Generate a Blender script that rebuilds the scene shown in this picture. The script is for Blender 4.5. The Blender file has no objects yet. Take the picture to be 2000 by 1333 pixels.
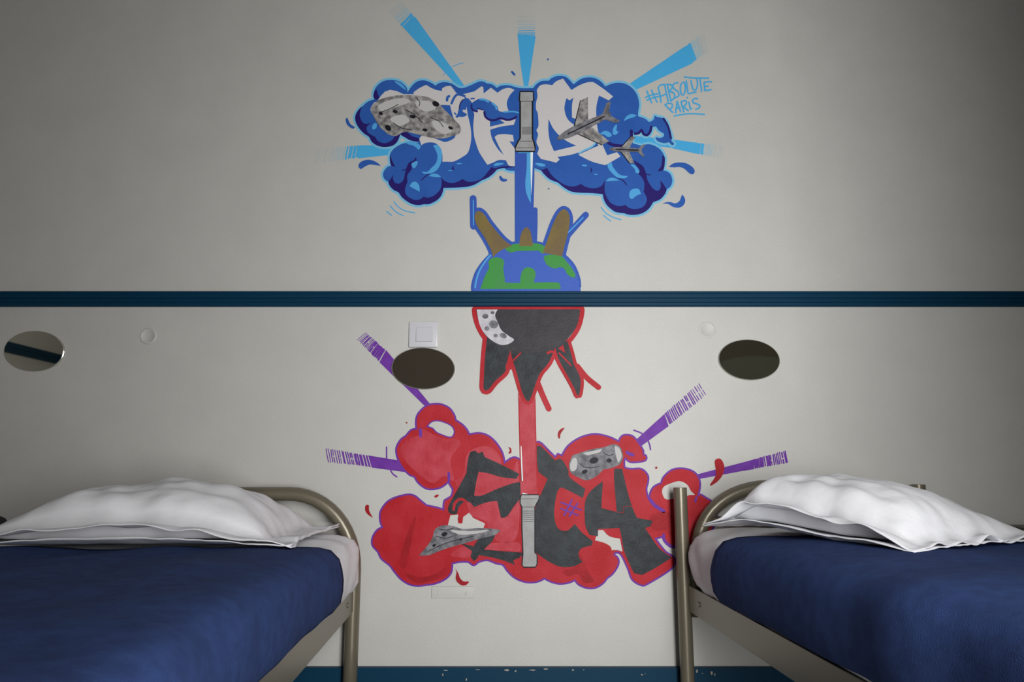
import bpy, bmesh, math, random
from mathutils import Vector, Matrix, noise
from mathutils.geometry import delaunay_2d_cdt

S = bpy.context.scene
COL = S.collection
PI = math.pi

# ------------------------------------------------------------------ camera
D = 1.92                      # camera to mural wall
F = 1410.0                    # focal length in pixels of a 2000 px wide frame
PITCH = math.atan(249 / F)
CP, SP = math.cos(PITCH), math.sin(PITCH)
ZC = 0.608
cam_d = bpy.data.cameras.new('camera')
cam = bpy.data.objects.new('camera', cam_d)
COL.objects.link(cam)
cam_d.sensor_width = 36.0
cam_d.lens = F / 2000 * 36.0
cam_d.clip_start = 0.02
cam.location = (0, -D, ZC)
cam.rotation_euler = (PI / 2 + PITCH, 0, 0)
S.camera = cam


def P(px, py, y=0.0):
    """point of the plane at distance |y| in front of the mural wall"""
    v = 666.5 - py
    up = v * CP + F * SP
    fw = F * CP - v * SP
    d = D + y
    return Vector(((px - 1000) / fw * d, y, ZC + up / fw * d))


# ------------------------------------------------------------------ materials
def lin(c):
    out = []
    for v in c:
        v /= 255.0
        out.append(v / 12.92 if v <= 0.04045 else ((v + 0.055) / 1.055) ** 2.4)
    return out


WALL_A = (0.54, 0.537, 0.51)
WALL_SEEN = (182, 180, 172)


def paint_col(seen, wall=WALL_SEEN):
    a, b = lin(seen), lin(wall)
    return tuple(min(0.92, a[i] / b[i] * WALL_A[i]) for i in range(3))


def new_mat(name, col, rough=0.6, metal=0.0, spec=0.5):
    m = bpy.data.materials.new(name)
    m.use_nodes = True
    b = m.node_tree.nodes['Principled BSDF']
    b.inputs['Base Color'].default_value = (*col, 1)
    b.inputs['Roughness'].default_value = rough
    b.inputs['Metallic'].default_value = metal
    b.inputs['Specular IOR Level'].default_value = spec
    return m


def nd(m, t):
    return m.node_tree.nodes.new(t)


def lk(m, a, b):
    m.node_tree.links.new(a, b)


def geo_pos(m):
    return nd(m, 'ShaderNodeNewGeometry').outputs['Position']


def add_bump(m, layers, dist=0.002):
    """layers: list of (scale, strength) of noise, in world metres"""
    b = m.node_tree.nodes['Principled BSDF']
    pos = geo_pos(m)
    prev = None
    for sc, st in layers:
        n = nd(m, 'ShaderNodeTexNoise')
        n.inputs['Scale'].default_value = sc
        n.inputs['Detail'].default_value = 3
        lk(m, pos, n.inputs['Vector'])
        bp = nd(m, 'ShaderNodeBump')
        bp.inputs['Strength'].default_value = st
        bp.inputs['Distance'].default_value = dist
        lk(m, n.outputs['Fac'], bp.inputs['Height'])
        if prev:
            lk(m, prev, bp.inputs['Normal'])
        prev = bp.outputs['Normal']
    lk(m, prev, b.inputs['Normal'])


def mottle(m, c1, c2, scale=30, lo=0.35, hi=0.65, detail=4):
    b = m.node_tree.nodes['Principled BSDF']
    n = nd(m, 'ShaderNodeTexNoise')
    n.inputs['Scale'].default_value = scale
    n.inputs['Detail'].default_value = detail
    lk(m, geo_pos(m), n.inputs['Vector'])
    r = nd(m, 'ShaderNodeValToRGB')
    r.color_ramp.elements[0].position = lo
    r.color_ramp.elements[0].color = (*c1, 1)
    r.color_ramp.elements[1].position = hi
    r.color_ramp.elements[1].color = (*c2, 1)
    lk(m, n.outputs['Fac'], r.inputs['Fac'])
    lk(m, r.outputs['Color'], b.inputs['Base Color'])


PEEL = [(210, 0.22), (28, 0.12)]
M = {}
M['wall'] = new_mat('cream_wall_paint', WALL_A, 0.5)
mottle(M['wall'], tuple(c * 0.97 for c in WALL_A), tuple(min(1, c * 1.02) for c in WALL_A), 9, 0.3, 0.7)
add_bump(M['wall'], PEEL, 0.0025)


def mural_mat(name, seen, wall=WALL_SEEN, rough=0.5, seen2=None, scale=30):
    c = paint_col(seen, wall)
    m = new_mat(name, c, rough, spec=0.16)
    if seen2:
        mottle(m, c, paint_col(seen2, wall), scale)
    add_bump(m, PEEL, 0.0025)
    M[name] = m


mural_mat('sky_blue_paint', (62, 146, 190), (165, 163, 157))
mural_mat('pale_sky_paint', (136, 156, 162), (160, 158, 152))
mural_mat('faint_sky_paint', (146, 152, 151), (158, 156, 150))
mural_mat('mid_blue_paint', (38, 78, 148), (172, 170, 164), seen2=(42, 84, 155), scale=14)
mural_mat('navy_paint', (34, 22, 92), (172, 170, 164))
mural_mat('cyan_edge_paint', (108, 168, 196), (172, 170, 164))
mural_mat('highlight_blue_paint', (74, 146, 196), (172, 170, 164))
mural_mat('white_letter_paint', (184, 180, 178), (174, 172, 166))
mural_mat('bright_white_paint', (215, 225, 235), (180, 178, 172))
mural_mat('beam_blue_paint', (50, 82, 162), (176, 175, 170))
mural_mat('globe_blue_paint', (62, 92, 176), (178, 177, 172))
mural_mat('land_green_paint', (60, 140, 62), (178, 177, 172), seen2=(66, 134, 72), scale=20)
mural_mat('earth_brown_paint', (118, 102, 58), (178, 177, 172), seen2=(108, 92, 66), scale=18)
mural_mat('stone_grey_paint', (150, 146, 142), (172, 170, 164), seen2=(92, 90, 90), scale=70)
mural_mat('light_stone_paint', (172, 170, 168), (175, 173, 167))
mural_mat('dark_stone_paint', (84, 84, 88), (182, 180, 172), seen2=(128, 126, 128), scale=60)
mural_mat('line_black_paint', (24, 24, 30), (175, 173, 167))
mural_mat('torch_grey_paint', (142, 140, 138), (175, 173, 167), seen2=(150, 150, 150), scale=40)
mural_mat('red_paint', (162, 22, 31), (182, 181, 175), rough=0.5, seen2=(172, 38, 48), scale=16)
mural_mat('deep_red_paint', (140, 18, 27), (182, 181, 175), rough=0.5, seen2=(158, 24, 33), scale=20)
mural_mat('rose_paint', (184, 66, 78), (185, 184, 178), rough=0.45, seen2=(172, 44, 56), scale=26)
mural_mat('purple_paint', (98, 44, 142), (184, 183, 177), seen2=(108, 54, 152), scale=40)
mural_mat('charcoal_paint', (33, 35, 39), (182, 181, 175), rough=0.45, seen2=(48, 54, 58), scale=34)
mural_mat('moon_black_paint', (50, 48, 52), (185, 184, 178), rough=0.45, seen2=(58, 56, 60), scale=30)
mural_mat('moon_pale_paint', (196, 194, 198), (185, 184, 178), seen2=(176, 174, 180), scale=60)

M['teal'] = new_mat('teal_gloss_paint', lin((6, 54, 80)), 0.5, spec=0.16)
add_bump(M['teal'], [(60, 0.1)], 0.002)
M['chip'] = new_mat('chipped_plaster', lin((170, 160, 145)), 0.8)
M['plastic'] = new_mat('white_switch_plastic', (0.60, 0.60, 0.64), 0.25)
M['mirror'] = new_mat('mirror_glass', (0.82, 0.82, 0.70), 0.03, 1.0)
M['mirror_rim'] = new_mat('ground_glass_rim', (0.55, 0.56, 0.5), 0.2, 0.6)
M['frame'] = new_mat('taupe_painted_metal', lin((120, 113, 97)), 0.34, 0.35)
add_bump(M['frame'], [(90, 0.05)], 0.001)
M['dark_metal'] = new_mat('dark_bed_metal', lin((70, 66, 54)), 0.4, 0.3)
M['base'] = new_mat('grey_bed_base', lin((52, 52, 50)), 0.8)
M['black'] = new_mat('black_bag_fabric', (0.006, 0.006, 0.008), 0.8)
add_bump(M['black'], [(400, 0.3)], 0.001)
M['sheet'] = new_mat('white_cotton_sheet', (0.85, 0.875, 0.90), 0.85, spec=0.2)
add_bump(M['sheet'], [(9, 0.22), (26, 0.2), (900, 0.12)], 0.008)
M['case'] = new_mat('white_pillowcase_cotton', (0.82, 0.825, 0.86), 0.85, spec=0.2)
add_bump(M['case'], [(9, 0.26), (24, 0.22), (900, 0.12)], 0.009)
M['blanket'] = new_mat('navy_wool_blanket', lin((44, 66, 118)), 0.95, spec=0.15)
mottle(M['blanket'], lin((40, 57, 100)), lin((46, 66, 113)), 40)
add_bump(M['blanket'], [(9, 0.12), (700, 0.3)], 0.004)
M['floor'] = new_mat('grey_vinyl_floor', (0.16, 0.16, 0.15), 0.5)
mottle(M['floor'], (0.14, 0.14, 0.13), (0.18, 0.175, 0.165), 6)
M['ceiling'] = new_mat('white_ceiling_paint', (0.42, 0.42, 0.4), 0.8)
M['rear'] = new_mat('brown_rear_wall_paint', (0.4, 0.35, 0.27), 0.6)
M['olive'] = new_mat('olive_panel_paint', (0.52, 0.53, 0.42), 0.6)
M['wood'] = new_mat('dark_brown_wood', (0.3, 0.245, 0.21), 0.5)


# ------------------------------------------------------------------ helpers
def put(name, mesh, mats, parent=None, origin=(0, 0, 0), smooth=False):
    if not isinstance(mats, (list, tuple)):
        mats = [mats]
    for m in mats:
        mesh.materials.append(m)
    o = bpy.data.objects.new(name, mesh)
    COL.objects.link(o)
    if parent is not None:
        o.parent = parent
    else:
        o.location = origin
    if smooth:
        for p in mesh.polygons:
            p.use_smooth = True
    return o


def tag(o, label=None, cat=None, group=None, kind=None):
    if label:
        o['label'] = label
    if cat:
        o['category'] = cat
    if group:
        o['group'] = group
    if kind:
        o['kind'] = kind
    return o


def empty(name, loc, label, cat, group=None):
    o = bpy.data.objects.new(name, None)
    COL.objects.link(o)
    o.location = loc
    o.empty_display_size = 0.05
    return tag(o, label, cat, group)


def base_of(parent):
    """world position of an object's origin along its unrotated parents"""
    v = Vector((0, 0, 0))
    while parent is not None:
        v += parent.location
        parent = parent.parent
    return v


class MB:
    """collects vertices and faces (world coordinates), builds ONE mesh object"""

    def __init__(self):
        self.v, self.f, self.m = [], [], []

    def add(self, verts, faces, mi=0):
        k = len(self.v)
        self.v += [Vector(p) for p in verts]
        for f in faces:
            self.f.append([i + k for i in f])
            self.m.append(mi)

    def box(self, lo, hi, mi=0):
        x0, y0, z0 = lo
        x1, y1, z1 = hi
        self.add([(x0, y0, z0), (x1, y0, z0), (x1, y1, z0), (x0, y1, z0),
                  (x0, y0, z1), (x1, y0, z1), (x1, y1, z1), (x0, y1, z1)],
                 [(0, 3, 2, 1), (4, 5, 6, 7), (0, 1, 5, 4), (1, 2, 6, 5), (2, 3, 7, 6), (3, 0, 4, 7)], mi)

    def tube(self, pts, r, n=18, mi=0, cap=True):
        pts = [Vector(p) for p in pts]
        rings = []
        up = None
        for i, p in enumerate(pts):
            t = (pts[min(i + 1, len(pts) - 1)] - pts[max(i - 1, 0)]).normalized()
            if up is None:
                up = t.orthogonal().normalized()
            a = (up - t * up.dot(t)).normalized()
            up = a
            b = t.cross(a)
            rings.append([p + (a * math.cos(2 * PI * k / n) + b * math.sin(2 * PI * k / n)) * r for k in range(n)])
        vs = [q for rg in rings for q in rg]
        fs = []
        for i in range(len(rings) - 1):
            for k in range(n):
                k2 = (k + 1) % n
                fs.append((i * n + k, i * n + k2, (i + 1) * n + k2, (i + 1) * n + k))
        if cap:
            fs.append(tuple(range(n - 1, -1, -1)))
            fs.append(tuple((len(rings) - 1) * n + k for k in range(n)))
        self.add(vs, fs, mi)

    def build(self, name, mats, parent=None, smooth=False, bevel=0.0, angle=None):
        off = base_of(parent)
        origin = Vector((0, 0, 0))
        if parent is None:
            xs = [p.x for p in self.v]
            ys = [p.y for p in self.v]
            zs = [p.z for p in self.v]
            origin = Vector(((min(xs) + max(xs)) / 2, (min(ys) + max(ys)) / 2, min(zs)))
            off = origin
        me = bpy.data.meshes.new(name)
        me.from_pydata([p - off for p in self.v], [], self.f)
        for i, p in enumerate(me.polygons):
            p.material_index = self.m[i]
        me.update()
        bm = bmesh.new()
        bm.from_mesh(me)
        if bevel:
            bmesh.ops.bevel(bm, geom=[e for e in bm.edges if e.calc_face_angle(0) > 0.6], offset=bevel,
                            segments=2, affect='EDGES', profile=0.7)
        bm.to_mesh(me)
        bm.free()
        o = put(name, me, mats, parent, origin)
        if smooth:
            for p in me.polygons:
                p.use_smooth = True
            if angle:
                me.set_sharp_from_angle(angle=angle)
        return o


def curve_pts(pts, closed=True, step=4):
    """Catmull-Rom through the points; a point with a third value is a corner"""
    n = len(pts)
    out = []
    segs = n if closed else n - 1
    for i in range(segs):
        p1, p2 = pts[i], pts[(i + 1) % n]
        if closed:
            p0, p3 = pts[(i - 1) % n], pts[(i + 2) % n]
        else:
            p0, p3 = pts[max(i - 1, 0)], pts[min(i + 2, n - 1)]
        if len(p1) > 2:
            p0 = p1
        if len(p2) > 2:
            p3 = p2
        a0, a1, a2, a3 = (Vector(q[:2]) for q in (p0, p1, p2, p3))
        if len(p1) > 2 and len(p2) > 2:
            k = 1
        else:
            k = max(1, min(10, int((a2 - a1).length / step) + 1))
        for j in range(k):
            t = j / k
            out.append(0.5 * ((2 * a1) + (a2 - a0) * t + (2 * a0 - 5 * a1 + 4 * a2 - a3) * t * t
                              + (3 * a1 - a0 - 3 * a2 + a3) * t ** 3))
    if not closed:
        out.append(Vector(pts[-1][:2]))
    return out


def corners(pts):
    return [(p[0], p[1], 1) for p in pts]


def inside(p, loops):
    c = False
    for lp in loops:
        j = len(lp) - 1
        for i in range(len(lp)):
            a, b = lp[i], lp[j]
            if (a[1] > p[1]) != (b[1] > p[1]) and p[0] < (b[0] - a[0]) * (p[1] - a[1]) / (b[1] - a[1]) + a[0]:
                c = not c
            j = i
    return c


def LY(k):
    return -(0.0005 + 0.00022 * k)


def fill(mb, loops, layer, mi=0):
    """flat painted patch: pixel outlines (first outer, others holes)"""
    vs, es = [], []
    for lp in loops:
        k = len(vs)
        vs += [Vector((p[0], p[1])) for p in lp]
        n = len(lp)
        es += [(k + i, k + (i + 1) % n) for i in range(n)]
    r = delaunay_2d_cdt(vs, es, [], 0, 1e-5)
    co, fc = r[0], r[2]
    keep = []
    for f in fc:
        c = (sum(co[i][0] for i in f) / len(f), sum(co[i][1] for i in f) / len(f))
        if inside(c, loops):
            keep.append(tuple(f))
    y = LY(layer)
    pts = [P(p[0], p[1], y) for p in co]
    good = []
    for f in keep:
        a, b, c = pts[f[0]], pts[f[1]], pts[f[2]]
        nrm = (b - a).cross(c - a)
        good.append(f if nrm.y < 0 else f[::-1])
    mb.add(pts, good, mi)


def stroke(mb, pts, width, layer, mi=0, closed=False, smooth=True, taper=None, cap=True):
    c = curve_pts(pts, closed, 4) if smooth else [Vector(p[:2]) for p in pts]
    n = len(c)
    L, R = [], []
    for i in range(n):
        a = c[(i - 1) % n] if (closed or i > 0) else c[i]
        b = c[(i + 1) % n] if (closed or i < n - 1) else c[i]
        t = (b - a)
        t = t.normalized() if t.length > 1e-9 else Vector((1, 0))
        nn = Vector((-t.y, t.x))
        w = width / 2
        if taper:
            w *= taper(i / max(1, n - 1))
        L.append(c[i] + nn * w)
        R.append(c[i] - nn * w)
    tris = []
    for i in range(n if closed else n - 1):
        j = (i + 1) % n
        tris += [[L[i], L[j], R[j]], [L[i], R[j], R[i]]]
    if cap and not closed and not taper:
        for e in (c[0], c[-1]):
            tris.append([e + Vector((math.cos(PI * k / 6), math.sin(PI * k / 6))) * width / 2 for k in range(12)])
    vs, fs, polys = [], [], []
    for tr in tris:
        ar = sum(tr[k].x * tr[(k + 1) % len(tr)].y - tr[(k + 1) % len(tr)].x * tr[k].y for k in range(len(tr)))
        if abs(ar) < 1e-4:
            continue
        if ar < 0:
            tr = tr[::-1]
        xs_, ys_ = [p.x for p in tr], [p.y for p in tr]
        polys.append((tr, (min(xs_), max(xs_), min(ys_), max(ys_))))
        k0 = len(vs)
        vs += [Vector(p) for p in tr]
        fs.append(list(range(k0, k0 + len(tr))))
    r = delaunay_2d_cdt(vs, [], fs, 0, 1e-4, True)
    y = LY(layer)
    pts = [P(p[0], p[1], y) for p in r[0]]
    good = []
    for f, ids in zip(r[2], r[5]):
        cc = Vector((0, 0))
        for i_ in f:
            cc += r[0][i_]
        cc /= len(f)
        if not any(box[0] <= cc.x <= box[1] and box[2] <= cc.y <= box[3] and
                   all((tr[(k + 1) % len(tr)] - tr[k]).cross(cc - tr[k]) >= -1e-9 for k in range(len(tr)))
                   for tr, box in polys):
            continue
        nrm = (pts[f[1]] - pts[f[0]]).cross(pts[f[2]] - pts[f[0]])
        good.append(tuple(f) if nrm.y < 0 else tuple(f)[::-1])
    mb.add(pts, good, mi)


def dot(mb, x, y, r, layer, mi=0, ry=None, rot=0.0, n=16):
    ry = r if ry is None else ry
    lp = []
    for k in range(n):
        a = 2 * PI * k / n
        u, v = r * math.cos(a), ry * math.sin(a)
        lp.append(P(x + u * math.cos(rot) - v * math.sin(rot), y + u * math.sin(rot) + v * math.cos(rot), LY(layer + 0.35)))
    mb.add(lp, [tuple(range(n - 1, -1, -1))], mi)


def part(parent, name, mat, layer, fills=(), strokes=(), label=None):
    """one painted part; fills: list of loop lists, strokes: (pts, width[, closed])"""
    o = None
    for loops in fills:
        mb = MB()
        fill(mb, loops, layer)
        o = mb.build(name, M[mat], parent)
        if label:
            o['label'] = label
    for ks, s in enumerate(strokes):
        mb = MB()
        stroke(mb, s[0], s[1], layer + 0.05 * (ks % 10), closed=(len(s) > 2 and s[2]))
        o = mb.build(name, M[mat], parent)
        if label:
            o['label'] = label
    return o


def C(pts, step=4):
    return curve_pts(pts, True, step)


rnd = random.Random(7)

# ------------------------------------------------------------------ room shell
XL, XR, YR, ZT = -1.92, 2.6, -2.12, 2.65


def struct(mb, name, mat, **k):
    o = mb.build(name, mat, **k)
    o['kind'] = 'structure'
    return o


b = MB(); b.box((XL - 0.1, 0, 0), (XR + 0.1, 0.12, ZT)); struct(b, 'wall_back', M['wall'])
b = MB(); b.box((XL - 0.1, YR, 0), (XL, 0, ZT)); struct(b, 'wall_left', M['wall'])
b = MB(); b.box((XR, YR, 0), (XR + 0.1, 0, ZT)); struct(b, 'wall_right', M['wall'])
b = MB(); b.box((XL - 0.1, YR - 0.2, -0.08), (XR + 0.1, 0.12, 0)); struct(b, 'floor', M['floor'])
b = MB(); b.box((XL - 0.1, YR - 0.2, ZT), (XR + 0.1, 0.12, ZT + 0.1)); struct(b, 'ceiling', M['ceiling'])
WX0, WX1, WZ0, WZ1 = 0.22, 0.66, 0.14, 1.42
b = MB()
b.box((XL - 0.1, YR - 0.2, 0), (WX0, YR, ZT))
b.box((WX1, YR - 0.2, 0), (XR + 0.1, YR, ZT))
b.box((WX0, YR - 0.2, 0), (WX1, YR, WZ0))
b.box((WX0, YR - 0.2, WZ1), (WX1, YR, ZT))
struct(b, 'wall_front', M['rear'])
b = MB()
fy0, fy1 = YR - 0.12, YR - 0.08
b.box((WX0, fy0, WZ0), (WX0 + 0.04, fy1, WZ1))
b.box((WX1 - 0.04, fy0, WZ0), (WX1, fy1, WZ1))
b.box((WX0 + 0.04, fy0, WZ0), (WX1 - 0.04, fy1, WZ0 + 0.04))
b.box((WX0 + 0.04, fy0, WZ1 - 0.04), (WX1 - 0.04, fy1, WZ1))
win = struct(b, 'window_1', M['plastic'])

# chair rail (moulded strip) on the mural wall and round the left wall
zr1 = P(1000, 571).z
zr0 = P(1000, 600).z
h = zr1 - zr0
prof = [(0.0, 0.0), (0.009, 0.0), (0.012, 0.06), (0.012, 0.22), (0.0155, 0.26), (0.0155, 0.36), (0.012, 0.40),
        (0.012, 0.50), (0.0165, 0.54), (0.0165, 0.64), (0.012, 0.68), (0.012, 0.80), (0.0145, 0.86), (0.0145, 0.96),
        (0.011, 1.0), (0.0, 1.0)]


def rail_along(name, pa, pb, nrm):
    mb = MB()
    pa, pb, nrm = Vector(pa), Vector(pb), Vector(nrm)
    k = len(prof)
    vs = [q + nrm * d + Vector((0, 0, zr0 + t * h)) for q in (pa, pb) for d, t in prof]
    fs = [(i, (i + 1) % k, k + (i + 1) % k, k + i) for i in range(k)]
    fs += [tuple(range(k)), tuple(range(2 * k - 1, k - 1, -1))]
    mb.add(vs, fs)
    return struct(mb, name, M['teal'])


rail_along('trim_1', (XL + 0.018, 0, 0), (XR, 0, 0), (0, -1, 0))
rail_along('trim_2', (XL, YR, 0), (XL, 0, 0), (1, 0, 0))

# baseboard with chipped top edge
zb = P(1000, 1302).z
b = MB()
b.box((XL, -0.016, 0), (XR, 0.0, zb))
for (cx, cy, w, hh) in ((990, 1309.6, 14, 5), (1007, 1312, 4, 5), (1040, 1309.5, 15, 3), (1066, 1307.5, 11, 3.5),
                        (1119, 1309.5, 5, 4), (1140, 1309, 3, 2), (865, 1319, 3, 6), (911, 1328, 3, 6), (870, 1310, 10, 2),
                        (1254, 1319, 4, 4), (1361, 1311.6, 4, 7), (1372, 1316, 3, 3), (1390, 1315, 5, 8), (1396, 1318, 3, 6),
                        (1260, 1317, 3, 2), (932, 1309, 12, 1.5)):
    n = 9
    vs = []
    for k in range(n):
        a = 2 * PI * k / n
        r = rnd.uniform(0.55, 1.1)
        vs.append(P(cx + math.cos(a) * w / 2 * r, cy + math.sin(a) * hh / 2 * r, -0.0163))
    b.add(vs, [tuple(range(n))], 1)
struct(b, 'baseboard_back', [M['teal'], M['chip']])
b = MB(); b.box((XL, YR, 0), (XL + 0.016, -0.016, zb)); struct(b, 'baseboard_left', M['teal'])

# ------------------------------------------------------------------ BLUE MURAL (above the rail)
mu = empty('graffiti_mural', P(1025, 570), 'blue and white graffiti mural with a half globe, painted above the teal rail', 'mural')

OUT_B = [(796.4, 181.3, 1), (793.7, 170.5), (781.5, 159.7), (765, 156.3), (747.8, 159), (734.3, 170.5), (729.5, 184), (731, 194, 1),
         (718, 198.9), (707.3, 208.3), (699.2, 216.4), (693.8, 227.2), (695.1, 239.4), (701.9, 251.5), (711.3, 261),
         (720.8, 267.7), (726.2, 277.2), (737, 284.6), (750.5, 287.3), (765.3, 285.3), (774.8, 278.5), (780.2, 267.7), (782.2, 262.5, 1),
         (789.6, 267.7), (801.8, 274.5), (816.7, 277.2, 1), (817, 279, 1), (805, 277.5), (794.5, 278.9), (783.7, 281.6), (770.2, 289.7), (762.1, 300.5), (761.4, 312.7), (764.1, 323.5, 1),
         (756.7, 326.2), (750, 334.3), (747.9, 342.4), (751.3, 350.5), (758, 355.2, 1), (760.8, 362.6), (768.9, 371.4), (778.3, 376.1),
         (785, 385.6), (797.2, 395), (808, 399.8), (818.8, 401.1), (828.3, 399.1, 1), (837.7, 399.1), (851.2, 393), (860.7, 384.2),
         (865.4, 373.4), (866.1, 367.4, 1), (893.8, 366.7), (914, 364.7), (927.5, 360.6), (939.7, 353.2, 1), (954.5, 346.4),
         (965.3, 337.7), (970.7, 331.6), (980.2, 329.1), (985.6, 328.2, 1), (987, 331), (995, 333.6), (1006, 334, 1),
         (1044, 329, 1), (1056.5, 333), (1061.9, 339.7), (1074, 350.5), (1090.2, 357.2, 1), (1099.7, 365.3), (1113.2, 373.4),
         (1128, 376.4), (1155, 377.5), (1177.3, 379.5, 1), (1179.3, 389.6), (1186, 401.8), (1196.9, 411.2), (1204.6, 415),
         (1219.4, 416.7, 1), (1224.8, 419.1), (1238.3, 420), (1253.2, 417.3), (1266.7, 408.6), (1276.1, 395, 1), (1289.6, 389.6),
         (1299.1, 378.8), (1302.5, 370, 1), (1309.9, 364), (1313.3, 353.2), (1309.9, 341), (1303.1, 335), (1295, 332.9, 1),
         (1298.4, 319.4), (1297.7, 305.9), (1291, 293.8), (1281.5, 286.3), (1270.7, 282.3), (1261.3, 282.3), (1254.5, 285.3, 1),
         (1236, 280, 1), (1235, 259.6, 1), (1243.7, 261), (1253.2, 255.6, 1), (1254.5, 262.3), (1260, 266.4), (1266.7, 265), (1272, 258.3),
         (1273.4, 248.8, 1), (1281.5, 247.5), (1285.6, 254.2), (1296.4, 261, 1), (1296.4, 266.4), (1288.3, 269.8), (1282.2, 267.7, 1),
         (1280.2, 270.4), (1285.6, 276.5), (1297.7, 279.9), (1306.5, 277.9, 1), (1312.6, 284), (1316.7, 281.3), (1311.3, 275.2, 1),
         (1311.9, 267.7), (1306.5, 251.5), (1301.8, 238), (1293.7, 230.6), (1284.2, 228.6), (1278.8, 225.9, 1), (1276.1, 234),
         (1268, 238.7, 1), (1260, 232), (1246.4, 227.2, 1), (1246.4, 219.1), (1248.5, 202.9), (1243.7, 184), (1232.9, 170.5),
         (1219.4, 163), (1204.6, 161.7), (1191, 165), (1182.5, 169, 1), (1174, 159.7), (1163, 153), (1149.6, 151), (1134.8, 154.3),
         (1120, 165, 1), (1113.2, 157), (1103.7, 149.6), (1090.2, 148.2), (1078, 152.3), (1072, 157.7, 1), (1057.8, 158.4),
         (1047, 165), (1041.6, 172, 1), (1015.6, 171.9), (992.6, 166.5), (977.7, 167.8), (970.3, 171.9, 1), (961.5, 165),
         (950.7, 163, 1), (944, 159.4), (934.5, 159.7), (918.3, 167.1), (904.8, 171.9), (895.4, 171.2), (883.2, 163.8), (869.7, 160.4),
         (857.6, 162.4), (850.8, 167.1, 1), (839.6, 160.4), (827.5, 157), (815.3, 159), (805.8, 166.5), (797.7, 177.3, 1)]
BL = C(OUT_B)
part(mu, 'cloud_edge', 'cyan_edge_paint', 1, strokes=[(OUT_B, 8.5, True)], label='pale cyan outline of the cloud')
part(mu, 'cloud', 'mid_blue_paint', 2, fills=[[BL]], label='mid blue cloud')

NAVY = [
    [(707, 208), (699, 216), (693.8, 227), (695, 239.4), (702, 251.5), (711, 261), (720.8, 267.7), (726, 277), (737, 284.6),
     (750.5, 287.3), (765.3, 285.3), (774.8, 278.5), (780.2, 267.7), (782, 261, 1), (773.4, 262, 1), (765.3, 274), (751.8, 279.9),
     (738.3, 275.8), (733, 267.7, 1), (719.4, 259.6), (716, 248.8), (724, 241), (733, 234, 1), (722, 241), (714, 242), (707.3, 238), (702.5, 224.5), (706, 211, 1)],
    [(730, 182), (729.5, 190), (735, 195), (741, 191, 1), (738, 184), (735, 174, 1)],
    [(777, 250), (782, 262.5), (790, 268), (802, 274.5), (817, 277), (819, 270, 1), (805, 266), (795, 258), (786, 250)],
    [(759.4, 354.5), (763.5, 349), (768.9, 341, 1), (767.5, 349), (771.6, 357), (779.7, 358.6), (787.8, 351.8), (790.5, 341),
     (793.2, 330), (798.6, 318), (808, 313.3), (812, 307.3, 1), (813.4, 312.7), (808, 318), (804, 324.8), (804, 331.6, 1),
     (797.2, 339.7), (795.2, 346.4), (795.9, 355.9, 1), (791.8, 366.7), (791.8, 377.5), (798.6, 385.6), (812, 391), (822.9, 388.3),
     (826.9, 384.2, 1), (836.4, 386.3), (848.6, 381.5), (859.4, 370.7), (862.7, 357.2), (861, 346, 1), (868, 353.2), (878, 357.2), (887, 357.2),
     (897.8, 353.2), (903.2, 349.8, 1), (914, 355.2), (927.5, 354.5), (941, 349), (951.8, 337), (960, 326, 1), (966, 328.9),
     (977.5, 326), (989.6, 324.8), (1007, 325.5, 1), (1000, 327), (980.2, 329.1), (970.7, 331.6), (965.3, 337.7), (954.5, 346.4), (939.7, 353.2, 1), (927.5, 360.6),
     (914, 364.7), (893.8, 366.7), (866.1, 367.4, 1), (865.4, 373.4), (860.7, 384.2), (851.2, 393), (837.7, 399.1), (828.3, 399.1, 1), (818.8, 401.1),
     (808, 399.8), (797.2, 395), (785, 385.6), (778.3, 376.1), (768.9, 371.4), (760.8, 362.6)],
    [(762, 303), (761.4, 313), (764, 323.5), (772, 326, 1), (766, 314)],
    [(1045, 327, 1), (1059, 332, 1), (1068.6, 328.4, 1), (1076.7, 341), (1090.2, 353.2), (1106.4, 362.6), (1122.6, 364), (1134.8, 359.3, 1),
     (1144.2, 365.3), (1160.4, 368), (1174, 364), (1182, 351.8, 1), (1180.7, 368), (1183.4, 381.5), (1192.9, 396.4), (1206.4, 402.5), (1214, 402.5),
     (1222, 400.4, 1), (1227.5, 405.8), (1239.7, 408.5), (1253.2, 405.8), (1261.3, 397.7), (1263.3, 386.9), (1257.2, 374.8, 1), (1258.6, 358.6),
     (1253.2, 346.4), (1246.4, 339.7, 1), (1249, 331.6), (1239.7, 319.4), (1237.7, 313.3, 1), (1254.5, 323.5), (1260, 333), (1262.6, 341),
     (1265.3, 353.2), (1274.8, 368), (1284.2, 372.8), (1290.3, 366.7), (1289.6, 351.8, 1), (1297.7, 362.6), (1302, 370.7, 1), (1299.1, 378.8),
     (1289.6, 389.6), (1276.1, 395, 1), (1266.7, 408.6), (1253.2, 417.3), (1238.3, 420), (1224.8, 419.1), (1219.4, 416.7, 1), (1204.6, 415), (1196.9, 411.2),
     (1186, 401.8), (1179.3, 389.6), (1177.3, 379.5, 1), (1155, 377.5), (1128, 376.4), (1113.2, 373.4), (1099.7, 365.3), (1090.2, 357.2), (1074, 350.5),
     (1061.9, 339.7), (1056.5, 333)],
    [(1294, 304), (1298.4, 307), (1298.4, 320), (1295, 333), (1284, 334.5, 1), (1291, 325), (1293, 315)],
    [(1153, 326, 1), (1157, 333), (1152, 339, 1), (1154, 333)],
    [(886, 323, 1), (886, 329), (889, 333, 1), (882, 330)],
]
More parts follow.
